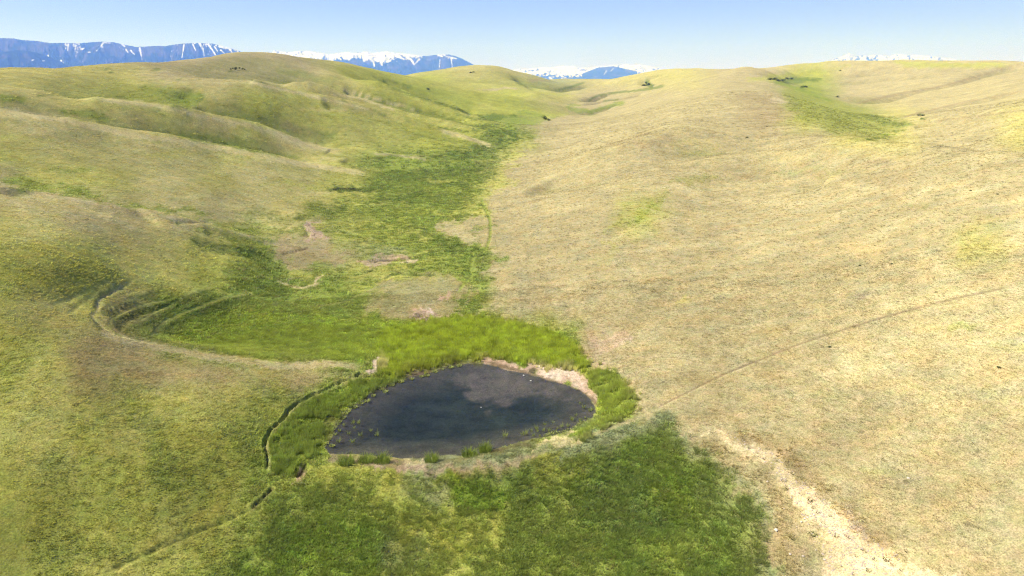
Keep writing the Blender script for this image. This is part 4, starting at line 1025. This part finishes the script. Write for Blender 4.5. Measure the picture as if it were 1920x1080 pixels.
S_TURF2 = source('meadow_tuft', blade_mesh('meadow_tuft', (26, .30, .22, .5, .045, .7, 12), M_BLADE))
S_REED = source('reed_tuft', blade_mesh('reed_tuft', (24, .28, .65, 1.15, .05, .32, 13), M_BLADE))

def turf(name, label, n, r0, r1, base, green_only=False):
    th, lr = random_ground(n, r0, r1)
    z, c, sd, u, v = sample(th, lr)
    r = np.exp(lr)
    ratio = c[:, 1] / c[:, 0]; br = c[:, 2] / c[:, 0]
    bare = (c[:, 0] > .46) | (br > .60)
    keep = (sd > .35) & (~(bare & (rng.uniform(size=n) < .93)))
    x_, y_ = r * np.sin(th), r * np.cos(th)
    dens = .72 + .6 * fbm(x_ / 3.5, y_ / 3.5, 3, 800)
    grn = sstep(.84, 1.3, ratio)
    keep &= rng.uniform(size=n) < np.clip(dens + .45 * grn, .12, 1)
    if r0 < 130:
        for t_ in TW:
            kk = np.where(keep)[0]; dd, _ = seg_dist(x_[kk], y_[kk], [tuple(q) for q in TW[t_]]); keep[kk[dd < .38]] = False
    th, lr, z, c, r, grn, x_, y_ = th[keep], lr[keep], z[keep], c[keep], r[keep], grn[keep], x_[keep], y_[keep]
    m = len(z)
    br_ = np.exp(rng.normal(0, 1, m) * (.17 + .13 * grn)) * (1.24 + .18 * grn)
    tint = c * br_[:, None]
    # a share of last year's straw stems among the green, a few dark weeds among the straw
    k_ = rng.uniform(size=m) < .16 * grn + .02
    tint[k_] = tint[k_] * .45 + np.array([.36, .31, .14]) * .55
    k_ = rng.uniform(size=m) < .05
    tint[k_] *= np.array([.58, .66, .50])
    tint[:, 0] *= np.exp(rng.normal(0, .045, m)); tint[:, 2] *= np.exp(rng.normal(0, .07, m))
    s = base * rng.uniform(.6, 1.3, m) * (.74 + .26 * grn)
    hz = s * (.46 + 1.15 * grn) * rng.uniform(.7, 1.3, m)
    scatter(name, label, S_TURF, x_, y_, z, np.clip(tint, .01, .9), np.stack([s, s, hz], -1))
turf('short_grass', 'short grass tufts covering the ground near the pond', 130000, 44, 125, .95)
turf('hill_grass', 'grass tussocks on the middle slopes', 100000, 118, 300, 1.6)
turf('far_grass', 'rough grass tussocks on the farther slopes', 36000, 290, 560, 3.0)

# taller stands: polygons in photo pixels, tested against each plant's spot on the ground
def stand(name, label, src, poly_px, n, r0, r1, smin, smax, colr, cvar=.18, tilt=None, hmul=1.0, ragf=1.0, patch=.0, a0=-40, a1=40):
    th = rng.uniform(D(a0), D(a1), n); lr = np.log(np.sqrt(rng.uniform(r0 * r0, r1 * r1, n)))
    z, c, sd, u, v = sample(th, lr)
    x_, y_ = np.exp(lr) * np.sin(th), np.exp(lr) * np.cos(th)
    jit = fbm(x_ / 2.2, y_ / 2.2, 3, 820) * 7 * ragf
    keep = np.zeros(n, bool)
    for P_ in poly_px:
        q = smooth_line(P_, 3, closed=True)
        keep |= (poly_sd(u + jit, v + jit * .5, [tuple(k) for k in q]) < rng.normal(-3, 5, n) * ragf)
    keep &= sd > -.15
    for t_ in TW:
        pts_ = [tuple(q) for q in TW[t_]]
        kk = np.where(keep)[0]
        if len(kk): dd, _ = seg_dist(x_[kk], y_[kk], pts_); keep[kk[dd < .55]] = False
    if patch: keep &= fbm(x_ / 2.6, y_ / 2.6, 3, 830) > patch
    x_, y_, z, c = x_[keep], y_[keep], z[keep], c[keep]; m = len(z)
    tint = 1.52 * (np.array(colr) * .55 + c * .45 * .8) * np.exp(rng.normal(0, cvar, m))[:, None] * (1 + .25 * fbm(x_ / 2, y_ / 2, 2, 850))[:, None]
    k_ = rng.uniform(size=m) < .10; tint[k_] = tint[k_] * .5 + np.array([.34, .32, .12]) * .5
    s = rng.uniform(smin, smax, m); h = s * hmul * rng.uniform(.75, 1.25, m) * (1 + .3 * fbm(x_ / 3, y_ / 3, 2, 860))
    scatter(name, label, src, x_, y_, z, np.clip(tint, .01, .9), np.stack([s, s, h], -1))
R_NORTH = [[(700,640),(740,618),(800,605),(880,597),(960,606),(1040,630),(1086,658),(1094,690),(1060,692),(1000,682),(950,674),(910,670),(870,672),(820,684),(760,700),(720,708),(705,690),(720,672)]]
R_NORTH2 = [[(380,650),(440,625),(560,610),(640,610),(700,615),(720,640),(700,672),(620,672),(540,674),(440,664)]]
R_WEST = [[(692,702),(725,706),(745,712),(700,735),(655,765),(630,790),(608,818),(590,838),(588,852),(570,872),(545,892),(512,890),(508,862),(507,826),(518,808),(548,776),(590,748),(650,720)]]
R_EAST = [[(1095,682),(1130,692),(1175,722),(1194,752),(1186,776),(1140,798),(1096,824),(1086,822),(1096,806),(1122,792),(1134,768),(1128,744),(1108,716)]]
stand('reeds', 'tall bright green reeds in a broad band along the far pond shore', S_REED, R_NORTH, 42000, 84, 118, .5, .9, (.30, .34, .03), patch=-.75, a0=-12, a1=8)
stand('sedge', 'green sedge meadow in the hollow left of the pond', S_TURF2, R_NORTH2, 26000, 84, 118, .7, 1.2, (.22, .26, .04), hmul=.8, patch=-.5, a0=-28, a1=-9)
stand('shore_reeds', 'dense green reeds between the sheep track and the left pond shore', S_REED, R_WEST, 26000, 60, 98, .4, .8, (.185, .235, .045), patch=-.25, a0=-24, a1=-9)
stand('bank_reeds', 'yellow green reeds wrapping the right end of the pond', S_REED, R_EAST, 20000, 66, 96, .35, .75, (.25, .29, .05), patch=-.12, a0=4, a1=14)
F1 = [[(560,905),(640,885),(800,888),(900,885),(1000,868),(1100,845),(1200,815),(1262,800),(1310,835),(1370,880),(1425,945),(1442,1010),(1450,1120),(430,1120),(470,1010),(510,930)]]
stand('bank_grass', 'tall uneven green grass below the earth bank', S_TURF2, F1, 26000, 46, 76, .5, 1.1, (.19, .25, .05), hmul=.85, patch=-.25, ragf=1.5, a0=-26, a1=24)
G1 = [[(250,610),(300,575),(400,555),(470,560),(440,590),(340,620),(300,640)], [(430,520),(520,500),(560,520),(520,560),(450,545)]]
stand('hollow_grass', 'dark green rough grass on the terraced slope', S_TURF2, G1, 12000, 95, 135, .5, .9, (.13, .18, .037), hmul=.8, patch=0, a0=-33, a1=-16)
V1 = [[(600,420),(700,350),(800,320),(900,290),(960,262),(960,290),(935,330),(885,372),(828,408),(808,432),(870,472),(900,500),(850,520),(740,510),(650,480)]]
stand('valley_rushes', 'darker rushes scattered over the valley floor', S_TURF2, V1, 22000, 125, 470, .9, 1.8, (.15, .20, .045), hmul=.6, patch=.12, a0=-18, a1=2)

# ------------------------------------------------------------------ single plants
def clump(kind_mesh, name, label, px, py, size, group=None, cat='grass tuft', water=False, h=1.0, up=False):
    if water: x, y = on_water([(px, py)])[0]; z = -.02
    else:
        x, y = to_world([(px, py)])[0]; z = float(zat(x, y)[0]) - .03
    o = link(name, kind_mesh, loc=(x, y, z)); o.scale = (size, size, size * h); o.rotation_euler.z = rng.uniform(0, 6.28)
    return tag(o, label, cat, group)
ME_BUSH = [blade_mesh('rush_clump', (240, .5, .75, 1.25, .045, .5, 30 + i, .35), M_CLUMP, tint=(.22, .28, .05)) for i in range(3)]
clump(ME_BUSH[0], 'rush_clump', 'broad soft rush clump at the muddy bottom left corner of the pond', 650, 868, 1.6, 'rush clumps along the near shore', h=.7)
clump(ME_BUSH[1], 'rush_clump', 'wide rush clump second from the left on the near shore', 686, 864, 1.5, 'rush clumps along the near shore', h=.65)
clump(ME_BUSH[2], 'rush_clump', 'dark centred rush clump beside the bare pale dirt of the near shore', 716, 864, 1.6, 'rush clumps along the near shore', h=.75)
clump(ME_BUSH[0], 'rush_clump', 'round isolated rush clump in the middle of the near shore', 809, 864, 1.35, 'rush clumps along the near shore', h=.85)
clump(ME_BUSH[1], 'rush_clump', 'low wide rush clump left of the tallest one on the near shore', 880, 853, 1.6, 'rush clumps along the near shore', h=.6)
clump(ME_BUSH[2], 'rush_clump', 'tallest rush clump with a dark shadow at the right of the near shore', 910, 846, 1.3, 'rush clumps along the near shore', h=.95)
clump(ME_BUSH[0], 'rush_clump', 'dark rush mound beside the outflow ditch left of the pond', 549, 874, 1.6, 'rush clumps along the near shore', h=.6)
ME_TUFT = [blade_mesh('reed_tuft_plant', (26, .22, .35, .75, .045, .7, 50 + i, .3), M_CLUMP, tint=(.32, .37, .10)) for i in range(3)]
LW = [(662,793),(664,802),(654,813),(636,808),(627,803),(645,797),(672,793),(695,808),(676,816),(635,828)]
for i, (x, y) in enumerate(LW): clump(ME_TUFT[i % 3], 'water_reed', "small pale reed tuft standing in the shallow water at the pond's left end", x, y, rng.uniform(.7, 1.1), "reed tufts in the water at the left end", 'reed tuft', True)
clump(ME_TUFT[0], 'water_reed', 'reed tuft farthest out in open water from the left shore', 707, 816, 1.1, 'lone reed tufts in open water', 'reed tuft', True)
clump(ME_TUFT[1], 'water_reed', 'full round reed tuft in the water above the muddy left corner', 661, 828, 1.2, 'lone reed tufts in open water', 'reed tuft', True)
clump(ME_TUFT[2], 'water_reed', 'lone reed tuft in the water just beyond the tallest rush clump', 947, 817, 1.15, 'lone reed tufts in open water', 'reed tuft', True)
RWT = [(980,814),(986,813),(997,808),(1000,816),(1006,804),(1022,796),(1019,807),(1037,792),(1045,803),(1053,800),(1073,787),(1065,799),(1080,779),(1088,789),(1094,764),(1097,784),(1106,770),(1110,768),(1087,756),(1008,809),(1030,808),(1012,818),(1040,808)]
for i, (x, y) in enumerate(RWT): clump(ME_TUFT[i % 3], 'water_reed', "thin pale reed tuft in the water " + ("near the right tip of the pond" if x > 1070 else "off the lower right shore of the pond" if x > 1015 else "just right of the tallest rush clump"), x, y, rng.uniform(.5, 1.0), 'reed tufts in the water by the lower right shore', 'reed tuft', True, h=rng.uniform(.8, 1.4))
ME_LEAF = [blade_mesh('pale_weed', (46, .38, .12, .42, .10, 1.1, 70 + i, .3), M_CLUMP, tint=(.36, .40, .12)) for i in range(3)]
LL_ = [(640,766),(648,776),(643,784),(636,791),(652,771),(632,796),(628,788),(622,800),(590,826),(600,821),(610,831),(618,823),(622,836),(603,839),(594,835),(612,816),(586,833),(628,815),(618,808),(700,742),(688,752),(676,756),(664,764),(716,730),(735,722),(752,716),(772,711),(790,706),(655,760),(722,735),
   (815,697),(830,692),(845,689),(860,686),(800,704)]
for i, (x, y) in enumerate(LL_): clump(ME_LEAF[i % 3], 'pale_weed', "low pale weed clump " + ("crowded at the muddy left corner of the pond" if x < 627 else "in the patch above the left end of the pond" if x < 660 else "along the straight left shore of the pond" if x < 750 else "at the foot of the tall reeds on the far shore"), x, y, rng.uniform(.6, 1.15), 'pale weeds along the upper left shore', 'weed', True)
LR_ = [(1025,817),(1035,814),(1047,812),(1058,809),(1068,806),(1078,802),(1086,797),(1062,815),(1050,818),(1018,822),(1004,826),(990,829),(975,831),(958,836),(945,840),(1074,810),(1040,820),(1093,792),(1104,786)]
for i, (x, y) in enumerate(LR_): clump(ME_LEAF[i % 3], 'pale_weed', "low pale weed clump at the water's edge " + ("below the right tip of the pond" if x > 1050 else "right of the tallest shore rush clump"), x, y, rng.uniform(.6, 1.1), 'pale weeds along the lower right shore', 'weed', True, h=.8)
# weeds growing in the dry wash
ME_WEED = [blade_mesh('wash_weed', (50, .30, .10, .28, .07, .9, 90 + i, .3), M_CLUMP, tint=t_) for i, t_ in enumerate([(.085, .125, .04), (.16, .15, .07), (.20, .165, .08)])]
clump(ME_WEED[0], 'wash_weed', 'largest dark green weed in the sandy wash', 1524, 1002, 1.25, 'weeds in the sandy wash', 'weed')
clump(ME_WEED[0], 'wash_weed', 'dark weed pair near the middle of the sandy wash, upper left one', 1521, 938, 1.2, 'weeds in the sandy wash', 'weed')
clump(ME_WEED[0], 'wash_weed', 'dark green weed in the widest pale sand near the bottom', 1663, 1050, 1.1, 'weeds in the sandy wash', 'weed')
WW_ = [(1542,981),(1568,1007),(1590,1004),(1555,968),(1512,967),(1470,973),(1458,983),(1476,919),(1519,945),(1525,952),(1533,960),(1616,1030),(1625,1038),(1626,1020),(1665,1042),(1675,1060),(1566,1043),(1518,1042),(1542,1042),(1600,1076),(1580,1065),(1630,1070),(1592,1009),(1645,1012),(1470,905),(1450,880),(1435,862),(1500,900),(1485,893),(1420,850),(1405,840),(1395,825),(1440,845),(1460,868),(1700,1035),(1690,1070),(1640,1050),(1605,1046),(1552,1020),(1487,1010),(1500,1065),(1475,1060)]
for i, (x, y) in enumerate(WW_): clump(ME_WEED[i % 3], 'wash_weed', 'small weed growing ' + ('at the narrow upper end of the sandy wash' if y < 860 else 'in the middle reach of the sandy wash' if y < 960 else 'on the brown ground left of the sandy wash' if x < 1530 else 'on the wide pale lower part of the sandy wash'), x + rng.uniform(-2, 2), y, rng.uniform(.45, .95), 'small weeds in the sandy wash', 'weed')
# brushy dry fringe above the wash
FR = [[(1378,802),(1440,818),(1500,860),(1560,908),(1600,960),(1640,1005),(1700,1030),(1745,1062),(1700,1062),(1640,1022),(1590,985),(1545,935),(1500,895),(1440,848),(1385,818)]]
S_DRY = source('dry_tuft', blade_mesh('dry_tuft', (22, .22, .12, .30, .05, .8, 17), M_BLADE))
stand('dry_brush', 'brown dry weeds fringing the upper edge of the sandy wash', S_DRY, FR, 12000, 48, 78, .4, .95, (.40, .32, .13), cvar=.3, patch=-.05, a0=14, a1=34)
FR2 = [[(1290,820),(1350,830),(1420,870),(1470,930),(1490,1000),(1500,1080),(1460,1120),(1455,1000),(1420,920),(1340,860)]]
stand('dry_weeds', 'short mixed weeds between the green grass and the sandy wash', S_DRY, FR2, 12000, 48, 72, .4, .85, (.36, .31, .15), cvar=.3, patch=-.2, a0=12, a1=28)

# ------------------------------------------------------------------ stones
def stone_mesh(seed, col):
    bm = bmesh.new(); bmesh.ops.create_icosphere(bm, subdivisions=2, radius=.5)
    R_ = np.random.default_rng(seed)
    for v in bm.verts:
        k = 1 + .22 * float(perlin(np.array([v.co.x * 2.3 + seed]), np.array([v.co.y * 2.3 + v.co.z * 1.7]), seed)[0])
        v.co = Vector((v.co.x * 1.25 * k, v.co.y * k, v.co.z * .6 * k))
    me = bpy.data.meshes.new('stone'); bm.to_mesh(me); bm.free()
    b = NB('stone'); n = b.noise(b.n('ShaderNodeTexCoord').outputs['Object'], 3, 4, .6)
    cr = b.n('ShaderNodeValToRGB'); b.l(n.outputs['Fac'], cr.inputs[0])
    cr.color_ramp.elements[0].position = .3; cr.color_ramp.elements[0].color = (*[c * .6 for c in col], 1); cr.color_ramp.elements[1].position = .7; cr.color_ramp.elements[1].color = (*col, 1)
    bs = b.n('ShaderNodeBsdfDiffuse'); b.l(cr.outputs[0], bs.inputs[0]); b.l(bs.outputs[0], b.out.inputs[0]); me.materials.append(b.m)
    return me
import bmesh
ST = [stone_mesh(3, (.68, .62, .52)), stone_mesh(5, (.55, .47, .38)), stone_mesh(9, (.5, .42, .34))]
def stone(px, py, size, label, k=0, group=None):
    x, y = to_world([(px, py)])[0]
    o = link('stone', ST[k], loc=(x, y, float(zat(x, y)[0]) + size * .12)); o.scale = (size,) * 3; o.rotation_euler.z = rng.uniform(0, 6)
    tag(o, label, 'stone', group)
stone(1455, 996, .36, 'white stone at the edge of the green grass left of the wash', 0)
for x, y in ((1508,976),(1514,973),(1520,970),(1526,967),(1502,982)): stone(x, y, .22, 'pale stone in the short row across the ground left of the wash', 0, 'row of pale stones')
for x, y in ((1532,1033),(1507,1046),(1490,990),(1512,928),(1565,972),(1545,1050),(1440,905),(1470,955),(1485,1040),(1590,1060),(1704,899),(1558,1000)): stone(x + rng.uniform(-4, 4), y, rng.uniform(.14, .3), 'small pale stone lying on the dry ground by the wash', 1, 'small stones by the wash')
stone(1702, 899, .22, 'single white stone on the straw slope right of the wash', 0)
def pebbles():
    n = 500
    P_ = [(1350,806),(1450,850),(1510,905),(1580,965),(1650,1020),(1750,1078),(1560,1078),(1500,960),(1455,885),(1380,830)]
    th = rng.uniform(D(12), D(34), 30000); lr = np.log(rng.uniform(48, 78, 30000)); z, c, sd, u, v = sample(th, lr)
    k = poly_sd(u, v, P_) < 0; th, lr, z = th[k][:n], lr[k][:n], z[k][:n]
    scatter('pebbles', 'small pebbles strewn over the sandy wash', S_PEB, np.exp(lr) * np.sin(th), np.exp(lr) * np.cos(th), z, np.tile([.5, .42, .3], (len(z), 1)), np.repeat(rng.uniform(.06, .2, len(z))[:, None], 3, 1))
S_PEB = source('pebble', ST[2]); pebbles()
# pale specks floating on the pond
bpy_spec = stone_mesh(21, (.8, .8, .78))
for x, y, t_ in ((982,704,'small white speck floating near the upper right shore, the farther of the pair'), (995,714,'small white speck floating near the upper right shore, the nearer of the pair'), (902,764,'tiny pale speck floating alone in the middle of the pond')):
    p = on_water([(x, y)])[0]; o = link('floating_debris', bpy_spec, loc=(p[0], p[1], .03)); o.scale = (.2, .2, .2) if x > 950 else (.13, .13, .13); tag(o, t_, 'debris')

# ------------------------------------------------------------------ shrubs far up the hills
def shrub_parts(seed, col):
    R_ = np.random.default_rng(seed); n = 260
    d = R_.normal(size=(n, 3)); d /= np.linalg.norm(d, axis=1)[:, None]
    rr = R_.uniform(.45, 1, n) ** .6
    lob = np.array([[.0, 0, .62], [.38, .1, .5], [-.35, .15, .55], [.05, -.35, .45], [.1, .3, .8]])[R_.integers(0, 5, n)]
    c_ = lob + d * rr[:, None] * np.array([.42, .42, .34]); c_[:, 2] = np.maximum(c_[:, 2], .08)
    a = R_.normal(size=(n, 3)); a /= np.linalg.norm(a, axis=1)[:, None]; b_ = np.cross(a, R_.normal(size=(n, 3))); b_ /= np.linalg.norm(b_, axis=1)[:, None]
    s = .09
    co = np.stack([c_ - a * s, c_ - b_ * s * .6, c_ + a * s, c_ + b_ * s * .6], 1).reshape(-1, 3)
    me = raw_mesh('crown', co, np.arange(4 * n).reshape(-1, 4), False, M_CLUMP)
    at_ = me.attributes.new('shade', 'FLOAT', 'POINT'); at_.data.foreach_set('value', np.repeat(R_.uniform(0, 1, n), 4).astype(np.float32))
    set_color(me, 'tint', np.tile(np.array(col), (4 * n, 1)))
    bm = bmesh.new()
    for k in range(5):
        a_ = k * 1.256 + .3; top = Vector((math.cos(a_) * .3, math.sin(a_) * .3, .55)); ax_ = top.normalized(); sd_ = ax_.orthogonal().normalized(); s2 = ax_.cross(sd_)
        v = [bm.verts.new(p_ + (sd_ * math.cos(t_) + s2 * math.sin(t_)) * w_) for p_, w_ in ((Vector((0, 0, -.1)), .05), (top, .02)) for t_ in (0, 2.1, 4.2)]
        for j in range(3): bm.faces.new((v[j], v[(j + 1) % 3], v[3 + (j + 1) % 3], v[3 + j]))
    ms = bpy.data.meshes.new('stem'); bm.to_mesh(ms); bm.free()
    b = NB('bark'); bs = b.n('ShaderNodeBsdfDiffuse'); bs.inputs[0].default_value = (.09, .065, .045, 1); b.l(bs.outputs[0], b.out.inputs[0]); ms.materials.append(b.m)
    return me, ms
SHR = [shrub_parts(s_, c_) for s_, c_ in ((1, (.075, .10, .04)), (2, (.09, .115, .045)), (3, (.08, .095, .045)))]
def shrub(px, py, size, label, group=None, h=1.0):
    x, y = to_world([(px, py)])[0]; z = float(zat(x, y)[0])
    e = bpy.data.objects.new('shrub', None); C.objects.link(e); e.location = (x, y, z - .05 * size); e.scale = (size, size, size * h); e.rotation_euler.z = rng.uniform(0, 6)
    tag(e, label, 'shrub', group); k = int(rng.integers(0, 3))
    link('crown', SHR[k][0], e); link('stem', SHR[k][1], e)
shrub(442, 132.5, 1.9, 'darkest and largest shrub of the small group below the left hilltop')
for x, y, s_ in ((449,128.5,1.2),(455,130,1.3),(433,132,1.0),(459,131.5,.9),(437,131,.9)): shrub(x, y, s_, 'small shrub in the row below the left hilltop', 'shrubs below the left hilltop')
shrub(1022, 222, 2.8, 'dark shrub on the green slope just above the narrow valley head', h=1.2)
shrub(1029, 227, 3.0, 'dark shrub down in the valley bottom below its neighbour', h=.7)
for x, y in ((1209,155),(1213,157),(1216,160),(1212,152),(1206,157),(1217,156)): shrub(x, y, 4, 'dark shrub in the side gully near the skyline right of centre', 'shrubs in the skyline gully', h=.8)
shrub(1201, 167.5, 4.5, 'small dark shrub at the gully mouth below the skyline thicket')
for x, y in ((1444,150),(1452,149),(1460,148.5),(1468,148),(1476,147),(1484,146.5)): shrub(x, y, 4.5, 'green shrub in the thicket at the head of the second valley', 'shrubs at the head of the second valley', h=.6)
for x, y in ((1503,163.5),(1509,163),(1512,164)): shrub(x, y, 3, 'dark shrub in the small clump beside the second valley gully', 'small clump beside the gully', h=.6)
shrub(1575, 132.5, 3.0, 'lone dark shrub high on the far straw hill', h=.6)
shrub(1570, 181.5, 2.5, 'lone dark shrub low on the far straw hill', h=.6)
shrub(883, 137, 4.0, 'lone shrub on the dome of the far hill', h=.5); shrub(888, 136.5, 3.4, 'smaller shrub right beside the lone shrub on the far dome', h=.5)
shrub(803, 169.5, 2.6, 'dark round shrub on the green right shoulder of the left hill', h=.6)
for x, y, t_ in ((1533,226,'dark shrub on the green flank above the second valley'),(1438,239,'tiny dark shrub on the crest of the right slope, the upper one'),(1400,261,'tiny dark shrub on the right slope below the crest')): shrub(x, y, .9, t_, h=.5)
for x, y in ((1722,220),(1729,220)): shrub(x, y, 2, 'dark shrub in the small pair below the second valley', 'pair of shrubs below the second valley', h=.5)
shrub(942, 259.5, 2.4, 'dark shrub at the cut bank where the valley narrows', h=.6)
for x, y in ((1612,499),(1672,497),(1555,651),(1870,365),(1873,693),(1820,358)): shrub(x, y, .42, 'tiny dark weed bush standing alone on the long straw slope', 'weed bushes on the straw slope', h=.5)
